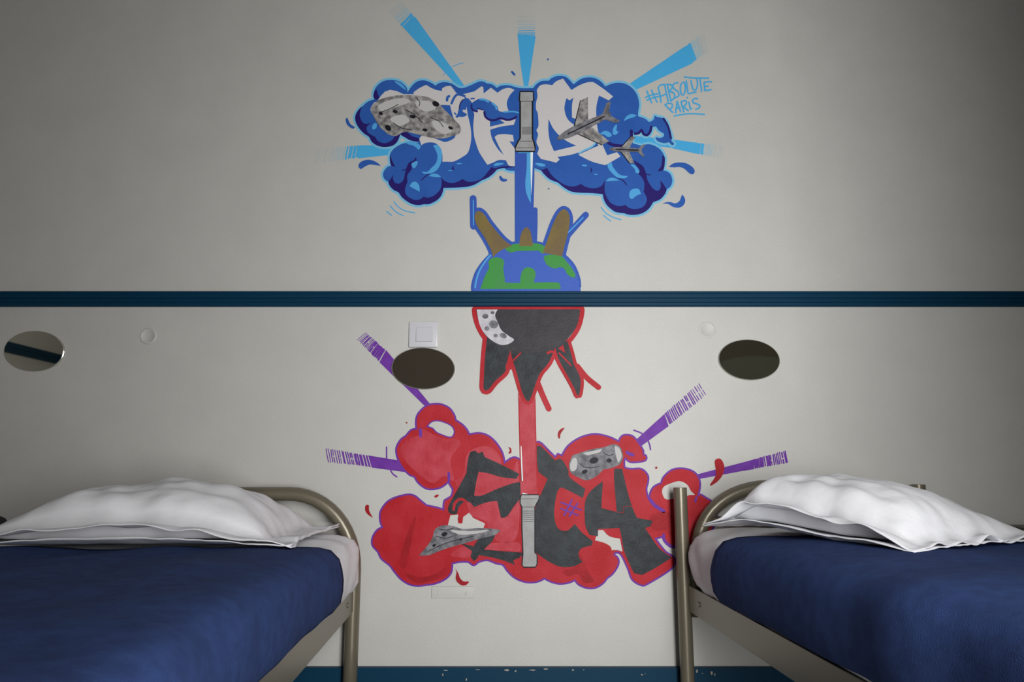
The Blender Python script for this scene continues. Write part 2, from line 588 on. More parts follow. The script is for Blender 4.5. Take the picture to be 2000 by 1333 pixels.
part(mu, 'cloud_shade', 'navy_paint', 3, fills=[[C(lp)] for lp in NAVY], label='dark navy shading of the cloud')
part(mu, 'cloud_crease', 'navy_paint', 3, strokes=[([(1176, 280), (1184, 276), (1195, 282.6), (1214, 285.3), (1227.5, 282.6), (1233, 273), (1233, 256)], 6),
              ([(1240, 261.5), (1248, 259.5), (1253, 254), (1257, 262), (1264, 264), (1270, 257), (1272, 248)], 5),
              ([(1296, 232), (1303, 243), (1307.5, 256), (1310.5, 270)], 4),
              ([(823, 352), (833, 343), (839, 339)], 2), ([(1206, 347), (1216, 352), (1224, 361)], 2.2),
              ([(1261, 340), (1270, 342)], 2), ([(786, 333), (794, 331)], 2)], label='dark navy crease of the cloud')

HL = [[(793, 278), (805, 276), (815, 280), (821.5, 286), (818, 293, 1), (808, 285), (797, 282)],
      [(845.8, 284.3, 1), (855.3, 283), (862, 292.4), (863.4, 304.6), (860.7, 319.4), (854, 331.6), (843, 338.3), (828.3, 339.7), (823.6, 335, 1),
       (835, 335.6), (843, 327.5), (851.2, 319.4), (854.6, 305.9), (851.2, 293.8)],
      [(804, 324), (804.5, 319), (811, 315.5), (816, 315.5, 1), (815, 321), (809, 329)],
      [(837, 344, 1), (845, 339.5), (855, 340.5), (861, 346, 1), (850, 346)],
      [(800, 364, 1), (804, 357.2), (812, 355.2), (818.8, 362.6), (819.5, 374.8, 1), (812, 370.7)],
      [(1185.7, 320, 1), (1195, 317.5, 1), (1197, 326), (1210, 341), (1226, 344, 1), (1222, 348), (1206, 347), (1190, 332)],
      [(1183.6, 354.5, 1), (1188, 349), (1198, 347.5), (1210, 352.5, 1), (1195, 353.5)],
      [(1232, 322), (1238, 321.5), (1245, 328), (1249, 336), (1247, 339), (1241, 337), (1240, 331)],
      [(1229, 384), (1231, 373), (1240, 368.5), (1248, 370), (1252, 379, 1), (1244, 382), (1234, 389)],
      [(1136, 323), (1142, 321.5), (1147, 324), (1141, 325.5)], [(1159, 340), (1168, 340), (1164, 342)],
      [(1045, 319.5), (1053, 318.5), (1064, 321), (1064, 325), (1054, 325)],
      [(891, 319.5), (897, 318.5), (903, 319.5), (896, 321)], [(874, 334), (880, 332.5), (885, 334)],
      [(964, 322), (970, 318.5), (984, 319), (978, 322.5), (966, 324)],
      [(727, 252), (728, 244), (733, 240), (736, 243), (735, 250), (731, 253)],
      [(1219, 236), (1223, 228), (1232, 223), (1244, 225, 1), (1238, 229), (1228, 232)],
      [(1172, 262), (1180, 256), (1190, 258), (1195, 265), (1188, 268), (1180, 263)],
      [(1197, 262), (1198, 250), (1205, 243), (1204, 255), (1208, 258), (1203, 263)],
      [(770, 159), (778, 160), (788, 167), (794, 177, 1), (786, 172)]]
part(mu, 'cloud_highlight', 'highlight_blue_paint', 4, fills=[[C(lp)] for lp in HL], label='light blue highlight of the cloud')

LET_J = corners([(737, 198), (744, 187), (752, 179), (762, 175.5), (775, 178), (788, 184), (808, 184), (807.9, 180), (819.4, 171.9), (832.2, 165.8), (842.3, 171.9), (852, 175.9), (863, 177.9), (863.6, 172.5), (871, 168.5), (880.5, 167.8),
                 (886, 174.6), (891.3, 182), (904, 184), (908, 192), (911, 206), (913.6, 224.5)]) + \
    [(918.3, 244.8), (920.4, 262.3), (919, 281), (914, 297.8), (904.6, 305.9), (887, 315.4), (873.5, 316), (864, 316, 1), (864.1, 303.2), (860.7, 289.7),
     (851.2, 280.3), (839, 278.2), (828.3, 280.3), (822.9, 284.3, 1), (818.8, 270.8, 1), (826, 262, 1), (867.4, 277.5, 1), (875.5, 276.2), (887.7, 269.5),
     (890, 262, 1), (894, 242), (886.6, 232.6), (881.9, 217.8), (879, 205.6, 1), (862.3, 205, 1), (800, 240, 1), (735, 235, 1), (725, 219, 1), (724, 211), (731, 200, 1)]
part(mu, 'letter', 'white_letter_paint', 5, fills=[[C(LET_J)]])
LET_E = corners([(904.8, 184), (926.4, 178.6), (940.6, 168.5), (944, 170.5), (944.7, 182.7), (958.8, 171.2), (971.7, 181.3)]) + \
    [(983, 173.9), (995.3, 171.9), (1004.8, 175.9, 1), (995.3, 186.7), (989.9, 200.2), (991.2, 211), (994, 218, 1), (980, 226, 1), (957, 236, 1), (957, 247.5, 1),
     (985.8, 240.7, 1), (976.4, 234, 1), (1007.5, 233, 1), (1003.4, 244, 1), (978, 247.5), (957.5, 253.6, 1), (958.6, 262), (962.6, 274.9), (973.4, 292.4),
     (984, 303, 1), (974.8, 287), (966, 268, 1), (972, 263.4), (985.6, 262), (1001.8, 264, 1), (1003.8, 276.9, 1), (995, 276.2, 1), (1007, 292.4, 1),
     (1023.4, 314.7, 1), (1011, 319.4), (1005.8, 324.6), (995, 324), (991, 319.4), (988.3, 313.3, 1), (974.8, 312.7), (962.6, 318), (951.8, 322, 1),
     (943.7, 310), (935.6, 296.5), (930.5, 282.6), (925.8, 265), (924.4, 244.8), (926.4, 224.5, 1), (922, 205, 1), (912, 193, 1)]
part(mu, 'letter', 'white_letter_paint', 6, fills=[[C(LET_E)]])
LET_D = [(1048.4, 176, 1), (1055, 167), (1066, 164.8), (1078.7, 166.5, 1), (1086.2, 159), (1099.7, 153.6, 1), (1115.9, 176, 1), (1132, 166.5), (1147, 161),
         (1159, 160.4, 1), (1178, 173.2), (1197.6, 188.7, 1), (1188.8, 196.2, 1), (1169.9, 186.7, 1), (1165.2, 205.6), (1164.5, 224.5), (1167.2, 251.5),
         (1174, 275.8), (1186, 303.5, 1), (1205, 297.5, 1), (1212, 305.7, 1), (1195.6, 315.4), (1182, 322.8, 1), (1155, 315.4), (1129.4, 302.5, 1),
         (1145.6, 295), (1161.8, 287.5, 1), (1169, 285, 1), (1165, 277, 1), (1161.8, 281.6), (1141.5, 293), (1117.2, 301.9), (1088.9, 306.6, 1), (1093, 312, 1),
         (1086.2, 318, 1), (1076.7, 315.4), (1056.5, 310.6, 1), (1049, 300.5, 1), (1052.4, 289.7), (1047.7, 277.6), (1051, 262.7), (1047.7, 254.2),
         (1051.7, 246), (1050.4, 221.8), (1047, 213.7), (1047, 200.2), (1049.7, 189.4)]
HOLE_A = [(1106.4, 192, 1), (1112.5, 196.2, 1), (1120, 190.8, 1), (1117.2, 205.6), (1117.2, 230, 1), (1128, 234), (1134.8, 240.7), (1124, 245.5, 1),
          (1113.2, 238), (1106.4, 228.6), (1102.4, 213.7), (1103.7, 201.6)]
HOLE_B = [(1071.3, 232.6, 1), (1080.8, 251.5), (1095.6, 267.7), (1111.8, 278.5), (1126, 284.6, 1), (1101, 290.7), (1082, 295.4, 1), (1074, 275.8), (1071, 254.2)]
part(mu, 'letter', 'white_letter_paint', 5, fills=[[C(LET_D), C(HOLE_A), C(HOLE_B)]])
part(mu, 'letter_line', 'cyan_edge_paint', 6, strokes=[([(1139, 254), (1152, 259), (1162, 262), (1165, 270), (1163, 279), (1155, 287), (1142, 293), (1131, 299)], 3.4)],
     label='cyan line inside the white letter')

part(mu, 'cloud_finger', 'mid_blue_paint', 7, strokes=[([(882, 202), (887, 191), (894, 184.5), (907, 187.5)], 4.5), ([(873, 196), (874, 190), (877, 188)], 5), ([(920, 193), (926, 192.5)], 3), ([(888, 221), (890, 223)], 3)])
ARM = [(912.9, 191.4), (904.8, 194), (898, 201.6), (896, 212.4), (893.3, 223), (890, 227), (892.7, 230.6), (896.7, 227.9), (903.5, 228.6), (910.9, 225.9),
       (910.9, 221.8), (904.8, 219), (904, 214.4), (910.2, 214.4), (911.6, 207), (917.7, 207), (921, 213.7), (927.8, 219), (933.2, 219.5, 1), (933.2, 213.7, 1),
       (940, 214), (945.3, 216.4, 1), (946.7, 225.9), (954.8, 235.3), (966.9, 236), (977.7, 232, 1), (988.5, 235.3), (999.4, 234.7), (1008.8, 229.3), (1015, 222, 1), (1015, 219.5, 1),
       (1002, 216.4), (983, 219), (973.7, 216.4, 1), (971, 207), (961.5, 200.2, 1), (952, 194.8), (940, 192), (929, 196.2), (922, 201, 1), (918.3, 196.2)]
part(mu, 'cloud_arm', 'mid_blue_paint', 8, fills=[[C(ARM)]])
part(mu, 'cloud_arm_shade', 'navy_paint', 9, strokes=[([(946, 219), (948, 228), (956, 234), (967, 234.5), (977, 231), (989, 234), (1000, 233), (1008, 228.5)], 4),
                                                  ([(921, 205), (921.5, 212), (927, 217), (932, 217.5)], 3), ([(904, 195), (899, 202), (897, 212)], 2), ([(933, 212), (944, 215)], 2)])
part(mu, 'cloud_arm_highlight', 'highlight_blue_paint', 9, strokes=[([(938, 194), (947, 195), (954, 199)], 4), ([(962, 202), (968, 207), (970, 213)], 4), ([(984, 219), (1002, 218), (1012, 220)], 3)])

# grey torch and its blue beam
BEAM = corners([(1005.5, 293), (1044, 293), (1043.7, 350), (1042.3, 405), (1042, 490), (1005.8, 490), (1005.5, 400)])
part(mu, 'beam', 'beam_blue_paint', 7, fills=[[C(BEAM)]], label='straight blue beam below the grey torch')
part(mu, 'beam_highlight', 'highlight_blue_paint', 8, fills=[[C([(1029, 297, 1), (1036, 297, 1), (1036.5, 340), (1037, 397, 1), (1033, 390), (1027.5, 375), (1026, 355), (1028.5, 330)])],
                                                           [C(corners([(1010, 296), (1029, 296), (1029, 299), (1012, 299)]))]])
part(mu, 'beam_glint', 'bright_white_paint', 9, fills=[[C([(1036, 297, 1), (1041, 297, 1), (1039.5, 345), (1037.5, 382, 1), (1036.5, 340)])]])
TOR = [(1016.5, 180), (1040.5, 180), (1041, 196), (1038.5, 198), (1038.5, 270), (1041, 277), (1044, 289), (1044, 294.5), (1007.5, 294.5), (1007.5, 289), (1013, 277), (1017.5, 270), (1017.5, 198), (1015.8, 196)]
part(mu, 'torch_outline', 'line_black_paint', 9, strokes=[(corners(TOR), 6.0, True)], fills=[[C(corners(TOR))]])
part(mu, 'torch', 'torch_grey_paint', 10, fills=[[C(corners(TOR))]], label='plain grey hand torch painted upside down')
part(mu, 'torch_line', 'line_black_paint', 11, strokes=[(corners([(1019, y), (1038, y)]), 0.8) for y in (249, 251.5, 254, 256.5, 259, 261.5)] + [(corners([(1014, 276), (1041, 276)]), 0.9), (corners([(1009, 289), (1043, 289)]), 0.9), (corners([(1017, 198), (1039, 198)]), 0.8)])

# sun-like rays, each with a dry-brush end
def ray(parent, poly, a0, b0, a1, b1, n, mats, layer, jit=0.4, w0=3.2, w1=1.0, ticks=()):
    """poly: solid part; strokes across from edge a0-b0 (solid end) to a1-b1 (far end)"""
    mb = MB()
    layer -= 0.6
    fill(mb, [C(corners(poly))], layer)
    a0, b0, a1, b1 = (Vector(q) for q in (a0, b0, a1, b1))
    for i in range(n):
        t = (i + 0.6) / n
        t = t ** 1.15 + rnd.uniform(-0.25, 0.25) / n
        p = a0.lerp(a1, t) + Vector((rnd.uniform(-jit, jit), rnd.uniform(-jit, jit)))
        q = b0.lerp(b1, t) + Vector((rnd.uniform(-jit, jit), rnd.uniform(-jit, jit)))
        d = q - p
        p, q = p + d * rnd.uniform(0, 0.06), q - d * rnd.uniform(0, 0.06)
        w = w0 + (w1 - w0) * min(1, t * 1.1)
        m = p.lerp(q, 0.5) + Vector((rnd.uniform(-1, 1), rnd.uniform(-1, 1))) * 0.6
        mi = 0 if (t < 0.3 or len(mats) == 1) else (1 if t < 0.62 or len(mats) < 3 else 2)
        # dry-brush strokes break up in a few short pieces
        k = rnd.choice((1, 1, 1, 2)) if t > 0.35 else 1
        for j in range(k):
            s0, s1 = j / k + (0.04 if j else 0), (j + 1) / k - 0.04
            u = [p.lerp(m, s * 2) if s < 0.5 else m.lerp(q, s * 2 - 1) for s in (s0, (s0 + s1) / 2, s1)]
            stroke(mb, [tuple(z) for z in u], max(0.7, w * rnd.uniform(0.7, 1.2)), layer + 0.12 + 0.03 * (i % 9), mi, cap=False)
    for tk, w in ticks:
        stroke(mb, tk, w, layer - 0.1, 0)
    return mb.build('ray', [M[k] for k in mats], parent)


SKY = ['sky_blue_paint', 'pale_sky_paint', 'faint_sky_paint']
ray(mu, [(909.6, 171), (898.4, 174), (789.6, 56), (810.4, 32)], (791, 58), (812, 34), (757, 24), (785, 0), 15, SKY, 1, w0=4.0, w1=1.2,
    ticks=[([(882, 131), (893, 126), (905, 123)], 1.4), ([(864.8, 147), (871, 141)], 1.3)])
ray(mu, [(1024, 173), (1031, 173), (1045.6, 76), (1046, 70), (1035, 72), (1028, 67), (1020, 73), (1010.6, 66), (1017, 128)], (1010.5, 72), (1046, 72), (1008, 29), (1050, 29), 11, SKY, 1, w0=3.2, w1=1.1)
ray(mu, [(1226, 166), (1241.3, 176), (1352, 124), (1344, 105), (1337, 91)], (1336, 91), (1352, 125), (1375, 62), (1384, 103), 17, SKY, 1, w0=3.8, w1=1.0)
ray(mu, [(703.5, 284), (740, 284), (764, 289), (760, 303), (699, 309.5)], (704, 283), (699, 310), (619, 290), (614, 322), 20, SKY, 1, w0=3.6, w1=1.1)
ray(mu, [(1236, 265), (1318, 273), (1362, 279), (1360, 300.5), (1310, 289), (1280, 285), (1236, 282)], (1361, 279), (1359, 301), (1414, 283), (1410, 312), 15, SKY, 1, w0=4.0, w1=1.0)

for lp in ([(675, 232), (678, 230), (682, 238), (685, 243), (693, 248.5), (690, 251.5), (683, 248.5), (677, 242)],
           [(700, 324), (704, 317), (715, 312.5), (726, 313), (737, 318), (744, 324, 1), (732, 322.5), (722, 321.5), (712, 326), (704, 330.5)],
           [(975, 344.5), (979, 344.5), (983, 349), (990, 350), (990.5, 353), (984, 355.5), (977, 352)],
           [(1306, 326, 1), (1315, 319.5), (1327, 317.5), (1340, 319), (1352, 326), (1357, 334), (1354, 340.5), (1347, 339), (1337, 330), (1328, 326.5), (1316, 327)],
           [(1332, 380.5, 1), (1336, 384), (1338.5, 393), (1334, 402), (1325, 406), (1314, 404), (1305, 398.5), (1294, 398, 1), (1302, 395), (1310, 395), (1319, 397.5), (1327, 393), (1330, 386)],
           [(997.5, 140), (1000.5, 138.5), (1006, 144), (1006.5, 148), (1003, 147)],
           [(1068, 116), (1070, 113.5), (1072.5, 115.5), (1070.5, 118.5)], [(1070, 368), (1072, 367), (1073.5, 369), (1072, 371)]):
    part(mu, 'drop', 'mid_blue_paint', 3, fills=[[C(lp)]])
part(mu, 'motion_line', 'sky_blue_paint', 2, strokes=[([(769, 394), (780, 406), (793, 412.5), (810, 416)], 1.9), ([(762, 402), (770, 411), (778, 417), (788, 421.5)], 1.9), ([(755, 413), (765, 421)], 1.9)])
part(mu, 'motion_line', 'sky_blue_paint', 2, strokes=[([(1174, 405), (1183, 416), (1196, 424), (1213, 429.5)], 2.0), ([(1179, 421), (1186, 427), (1193, 432)], 2.0)])

# written tag
def T(*pts):
    return [(1200 + x / 7.017, 50 + y / 7.017) for x, y in pts]


TXT = [T((445, 895), (475, 975), (510, 1058)), T((510, 885), (545, 965), (585, 1048)), T((428, 985), (510, 950), (600, 935)), T((445, 1025), (530, 990), (622, 968)),
       T((606, 1058 - 190), (628, 960), (640, 1052)), T((600, 850), (635, 815), (695, 808)), T((690, 812), (712, 920), (738, 1040)), T((625, 975), (670, 955), (716, 935)),
       T((728, 812), (752, 930), (775, 1035)), T((722, 806), (785, 815), (790, 860), (748, 900)), T((750, 900), (815, 925), (825, 985), (775, 1032)),
       T((872, 785), (830, 790), (800, 830), (830, 875), (875, 910), (885, 960), (835, 990)),
       T((950, 775), (915, 800), (905, 880), (925, 950), (955, 940), (975, 860), (962, 785), (950, 775)),
       T((985, 760), (1000, 850), (1012, 932), (1060, 922), (1118, 912)),
       T((1052, 755), (1065, 830), (1090, 885), (1125, 870), (1140, 800), (1132, 735)),
       T((962, 705), (1080, 718), (1290, 720)), T((1172, 725), (1185, 810), (1196, 900)),
       T((1232, 780), (1235, 840), (1240, 890)), T((1232, 778), (1280, 770), (1332, 770)), T((1238, 835), (1285, 828)), T((1240, 890), (1285, 885), (1325, 878)),
       T((700, 1090), (745, 1140), (800, 1190)), T((692, 1088), (740, 1065), (790, 1075), (795, 1115), (762, 1145)),
       T((862, 1040), (850, 1120), (840, 1198)), T((862, 1040), (885, 1110), (908, 1180)), T((845, 1135), (898, 1122)),
       T((915, 1050), (935, 1120), (952, 1182)), T((915, 1045), (965, 1025), (990, 1050), (975, 1090), (940, 1110)), T((945, 1110), (980, 1140), (1012, 1165)),
       T((1022, 1050), (1035, 1110), (1045, 1150), (1058, 1135)), T((998, 985), (1003, 990)),
       T((1142, 1002), (1100, 1000), (1072, 1030), (1090, 1062), (1140, 1075), (1172, 1100), (1160, 1130), (1118, 1146)),
       T((820, 1240), (950, 1215), (1080, 1208), (1235, 1218))]
tagl = part(mu, 'written_tag', 'sky_blue_paint', 3, strokes=[(TXT[-1], 2.8)], label='light blue underlined handwriting reading #ABSOLUTE PARIS')
for grp in ((0, 1, 2, 3), (4, 5, 6, 7), (8, 9, 10), (11,), (12,), (13,), (14,), (15, 16), (17, 18, 19, 20), (21, 22), (23, 24, 25), (26, 27, 28), (29, 30), (31,)):
    mb = MB()
    for k_ in grp:
        stroke(mb, TXT[k_], 3.0, 3 + 0.05 * (k_ % 11))
    mb.build('character', M['sky_blue_paint'], tagl)

# plain drifting rocks and small planes in place of the collaged craft
def rock(parent, outline, layer, lights=(), pits=(), lines=(), base='stone_grey_paint', label=None, name='painted_rock'):
    o = part(parent, name, base, layer, fills=[[C(outline, 5)]], label=label)
    part(o, 'rock_patch', 'light_stone_paint', layer + 1, fills=[[C(lp)] for lp in lights])
    for (x, y, r, ry, rt) in pits:
        mb = MB()
        dot(mb, x, y, r, layer + 2, 0, ry, rt)
        mb.build('rock_pit', M['line_black_paint'], o)
    part(o, 'rock_crack', 'line_black_paint', layer + 2, strokes=[(ln, 1.3) for ln in lines])
    return o


rock(mu, [(725, 214), (733, 200), (752, 191), (778, 186, 1), (806, 186), (834, 189, 1), (855, 200), (868, 214), (886, 232), (899, 247), (898, 260), (884, 266), (862, 271),
          (836, 268, 1), (812, 262), (790, 258), (772, 266), (757, 262, 1), (744, 250), (734, 236)], 10,
     lights=[[(738, 208), (760, 196), (790, 192), (800, 200), (770, 210), (748, 218)], [(812, 198), (838, 198), (852, 210), (836, 218), (818, 212)],
             [(845, 236), (868, 240), (884, 254), (868, 262), (850, 252)], [(762, 232), (786, 224), (800, 236), (780, 246)]],
     pits=[(851, 203, 7, 5, 0.4), (772, 218, 5, 3, 0.3), (806, 228, 6, 3.5, 0.2), (830, 254, 5, 3, 0.2), (758, 250, 7, 5, 0.8), (880, 250, 5, 3, 0.5), (744, 222, 4, 3, 0.2)],
     lines=[[(740, 220), (758, 214), (778, 204)], [(790, 214), (806, 222), (826, 240)], [(840, 230), (856, 236), (866, 248)], [(768, 240), (784, 250), (804, 254)],
            [(812, 190), (820, 200), (818, 208)]], label='grey cratered boulder')


def plane(parent, nose, tail, span, layer):
    """small generic aeroplane seen from the side and above"""
    n, t = Vector(nose), Vector(tail)
    d = (n - t)
    u = d.normalized()
    w = Vector((-u.y, u.x))
    L = d.length
    body = [n, n - u * L * 0.1 + w * L * 0.05, n - u * L * 0.35 + w * L * 0.075, t + u * L * 0.1 + w * L * 0.05, t + w * L * 0.02, t - w * L * 0.02, t + u * L * 0.1 - w * L * 0.05, n - u * L * 0.35 - w * L * 0.075, n - u * L * 0.1 - w * L * 0.05]
    mb = MB()
    fill(mb, [C([(p.x, p.y) for p in body])], layer + 1)
    o = mb.build('painted_plane', M['dark_stone_paint'], parent)
    mid = t + d * 0.52
    for s_ in (1, -1):
        wing = [mid + u * L * 0.16 + w * s_ * L * 0.03, mid - u * L * 0.16 + w * s_ * span, mid - u * L * 0.3 + w * s_ * span, mid - u * L * 0.12 + w * s_ * L * 0.03]
        part(o, 'wing', 'stone_grey_paint', layer, fills=[[[tuple(p) for p in wing]]])
        part(o, 'wing_edge', 'line_black_paint', layer + 0.5, strokes=[(corners([tuple(p) for p in wing[:2]]), 1.6)])
        tl = [t + u * L * 0.16 + w * s_ * L * 0.02, t - u * L * 0.02 + w * s_ * span * 0.45, t - u * L * 0.1 + w * s_ * span * 0.45, t + u * L * 0.02 + w * s_ * L * 0.02]
        part(o, 'tail_fin', 'dark_stone_paint', layer, fills=[[[tuple(p) for p in tl]]])
    part(o, 'window_line', 'line_black_paint', layer + 2, strokes=[([tuple(n - u * L * 0.2), tuple(t + u * L * 0.12)], 2.2)])
    return o


plane(mu, (1088, 272), (1192, 222), 48, 11)['label'] = 'grey aeroplane over the last letter'
plane(mu, (1190, 291), (1254, 294), 26, 11)['label'] = 'small grey aeroplane at the right'

# half globe with brown rocks
GLOBE = [(923, 569.5, 1), (922.3, 560), (926, 543), (933, 526.8), (947.9, 507), (966, 490.5), (985.8, 479), (1015.5, 472.5), (1040, 472.5), (1062, 477), (1084, 486),
         (1103, 499), (1121, 518.6), (1131, 543.3), (1134.4, 569.5, 1)]
ROCK_L = [(963, 503, 1), (958, 486), (945, 462), (931, 440), (927, 422), (933, 412), (944, 417), (957, 436), (973, 456), (986, 470), (1001, 481, 1), (985, 486), (972, 494)]
ROCK_M = [(1014, 481, 1), (1016, 464), (1021, 450), (1029, 444), (1036, 452), (1039, 466), (1041, 481, 1)]
ROCK_R = [(1060, 494, 1), (1070, 466), (1080, 438), (1090, 418), (1100, 409), (1109, 414), (1113, 430), (1109, 456), (1103, 480), (1098, 501, 1)]
part(mu, 'rock_edge', 'beam_blue_paint', 4, strokes=[(ROCK_L, 13, True), (ROCK_R, 13, True), (ROCK_M, 10, True)], label='blue outline round the brown rocks')
part(mu, 'bar', 'beam_blue_paint', 5, strokes=[([(924, 388), (924.5, 415), (925, 442)], 13.5)])
part(mu, 'bar', 'beam_blue_paint', 5, strokes=[([(1107, 462), (1125, 441), (1144, 420)], 12.5)])
part(mu, 'bar', 'beam_blue_paint', 5, strokes=[([(1045, 410), (1045, 440), (1044, 470)], 10)])
part(mu, 'bar_core', 'highlight_blue_paint', 6, strokes=[([(924.5, 392), (925, 440)], 2.0), ([(1110, 454), (1139, 425)], 2.4)])
part(mu, 'globe', 'globe_blue_paint', 8, fills=[[C(GLOBE)]], label='blue half globe sitting on the rail')
part(mu, 'globe_edge', 'beam_blue_paint', 9, strokes=[(GLOBE[:-1] + [(1133, 560)], 4.5)])
part(mu, 'globe_glint', 'highlight_blue_paint', 10, strokes=[([(928, 562), (931, 545), (938, 526), (950, 508), (958, 499)], 3.2)])
LANDS = [[(938, 565, 1), (942, 553), (948, 537), (955, 523), (954, 512), (960, 505), (972, 503), (982, 507), (985, 515), (983, 525), (986, 545), (988, 552), (1016, 553, 1),
          (1017, 540), (1020, 530), (1027, 523), (1036, 523), (1044, 528), (1046, 538), (1042, 552, 1), (1088, 552), (1094, 558), (1095, 565, 1)],
         [(987, 485), (1000, 478), (1020, 476), (1050, 476), (1064, 482), (1070, 490), (1060, 496), (1052, 490), (1042, 490), (1010, 491), (998, 493.5), (990, 490)],
         [(1064, 500), (1080, 498), (1097, 501), (1108, 513), (1118, 526), (1124, 538), (1120, 543), (1109, 537), (1102, 525), (1092, 522), (1084, 525), (1070, 519), (1063, 508)]]
for lp in LANDS:
    part(mu, 'land', 'land_green_paint', 10, fills=[[C(lp)]])
for lp in (ROCK_L, ROCK_M, ROCK_R):
    part(mu, 'brown_rock', 'earth_brown_paint', 11, fills=[[C(lp)]])

# ------------------------------------------------------------------ RED MURAL (below the rail)
mr = empty('graffiti_mural', P(1040, 1148), 'red and black graffiti mural with a black half moon, painted below the teal rail', 'mural')

OUT_R = [(832.5, 795), (817.5, 810), (813.8, 825), (815, 840, 1), (804, 841.5), (793.5, 853.5, 1), (784.5, 859.5), (776.3, 873), (775.5, 885), (780, 900), (789, 915), (801, 927),
         (810, 930, 1), (817.5, 942), (831, 952.6), (844.5, 954.8), (861, 951), (873, 942), (877, 934, 1), (878, 943), (886, 956, 1), (882.5, 970), (869, 979, 1),
         (867.5, 990), (868.6, 998, 1), (851.3, 993), (832.4, 989, 1), (819.8, 979), (810.3, 971), (797.7, 968), (778.8, 971.8), (761.5, 979), (750.4, 990), (744, 1002.5), (744, 1018),
         (748.8, 1031.7, 1), (737.8, 1037), (729, 1051.4), (729, 1065.6), (739.4, 1078), (745.7, 1090.8), (763, 1105), (771, 1116), (785, 1131.8), (800.9, 1141),
         (816.6, 1143.6), (830.8, 1142), (848, 1139.6), (867, 1131.8), (879.6, 1119), (882, 1100, 1), (897, 1097), (914.3, 1097), (925.3, 1103.4), (934.8, 1097), (952, 1093.5),
         (970, 1100), (983, 1103), (992, 1115), (1006, 1128), (1024, 1135.6), (1040, 1137), (1054, 1134), (1063, 1129, 1), (1080, 1137), (1096, 1139.6), (1112, 1137),
         (1123, 1132, 1), (1132, 1142), (1148, 1148), (1164, 1147), (1178, 1138), (1184, 1130), (1196, 1120), (1206, 1104), (1206, 1092), (1198, 1084), (1202, 1079), (1210, 1080), (1217, 1088), (1228, 1112), (1236, 1132), (1252, 1142),
         (1264, 1140), (1306, 1114), (1317, 1100), (1315, 1090), (1300, 1080), (1288, 1066), (1278, 1052, 1), (1296, 1047, 1), (1298, 1056), (1308, 1066), (1320, 1069),
         (1345, 1066), (1380, 1045), (1396.5, 1021), (1397.5, 996), (1390.6, 982), (1379, 974.6), (1367, 967.8), (1360, 974, 1), (1363, 964.8), (1366, 949), (1363, 933.6), (1351.6, 922), (1332, 917), (1312.6, 920),
         (1297, 933.6), (1293, 945, 1), (1277.5, 953), (1270.7, 966.8), (1271.7, 980), (1274, 986, 1), (1265.8, 976.5), (1261, 957), (1263.9, 943.4), (1263.9, 929.7), (1252, 918), (1232.7, 918), (1219, 914), (1218, 898.5, 1),
         (1221, 892.7, 1), (1230.7, 901.4), (1246.3, 901.4), (1260, 898.5), (1261, 891.7), (1255, 888.8), (1255, 881), (1242.4, 861.5), (1232.7, 852.7), (1219, 851.7), (1212, 857.6), (1210, 865, 1),
         (1207.5, 864), (1192.5, 856.5), (1170, 850.5), (1152, 851), (1131, 858), (1110, 873), (1098, 892.5, 1), (1089.8, 888, 1), (1084.5, 895.5, 1), (1069.5, 880.5), (1056, 867), (1047.8, 864.8, 1),
         (1046, 900, 1), (1015, 900, 1), (1008.5, 895.8), (999.5, 896.5), (984.5, 907, 1), (980, 886), (968, 866.5), (953, 853), (935, 847.8), (915.5, 850.8, 1), (911, 841), (902, 831), (888.5, 822, 1), (886.5, 813),
         (877.5, 799.5), (862.5, 792), (847.5, 791)]
H1 = [(831.8, 835.5, 1), (840, 825), (850.5, 821), (864, 822.8), (882, 831), (888.8, 843), (885, 853.5), (877.5, 855.8), (862.5, 851), (852, 846), (844.5, 838.5), (837, 835.5)]
H2 = [(1293, 961), (1297, 951), (1312, 944), (1328, 940.5), (1342, 947), (1350, 960), (1357, 967), (1345, 968), (1335, 975), (1316, 975), (1304, 976.5), (1297, 972.6)]
H3 = corners([(1169, 1036), (1178, 1036)]) + [(1190, 1048), (1211, 1053, 1), (1216, 1078, 1), (1200, 1075), (1195, 1076, 1), (1192, 1068), (1180, 1061), (1162, 1056, 1)]
H4 = corners([(879.6, 1007), (895.4, 1005.7), (893.8, 1015), (895.4, 1023), (903, 1023), (904.8, 1010.4), (917.5, 1001), (923.8, 1012), (947.4, 1023), (944, 1034), (904.8, 1036), (886, 1034), (875, 1026)])
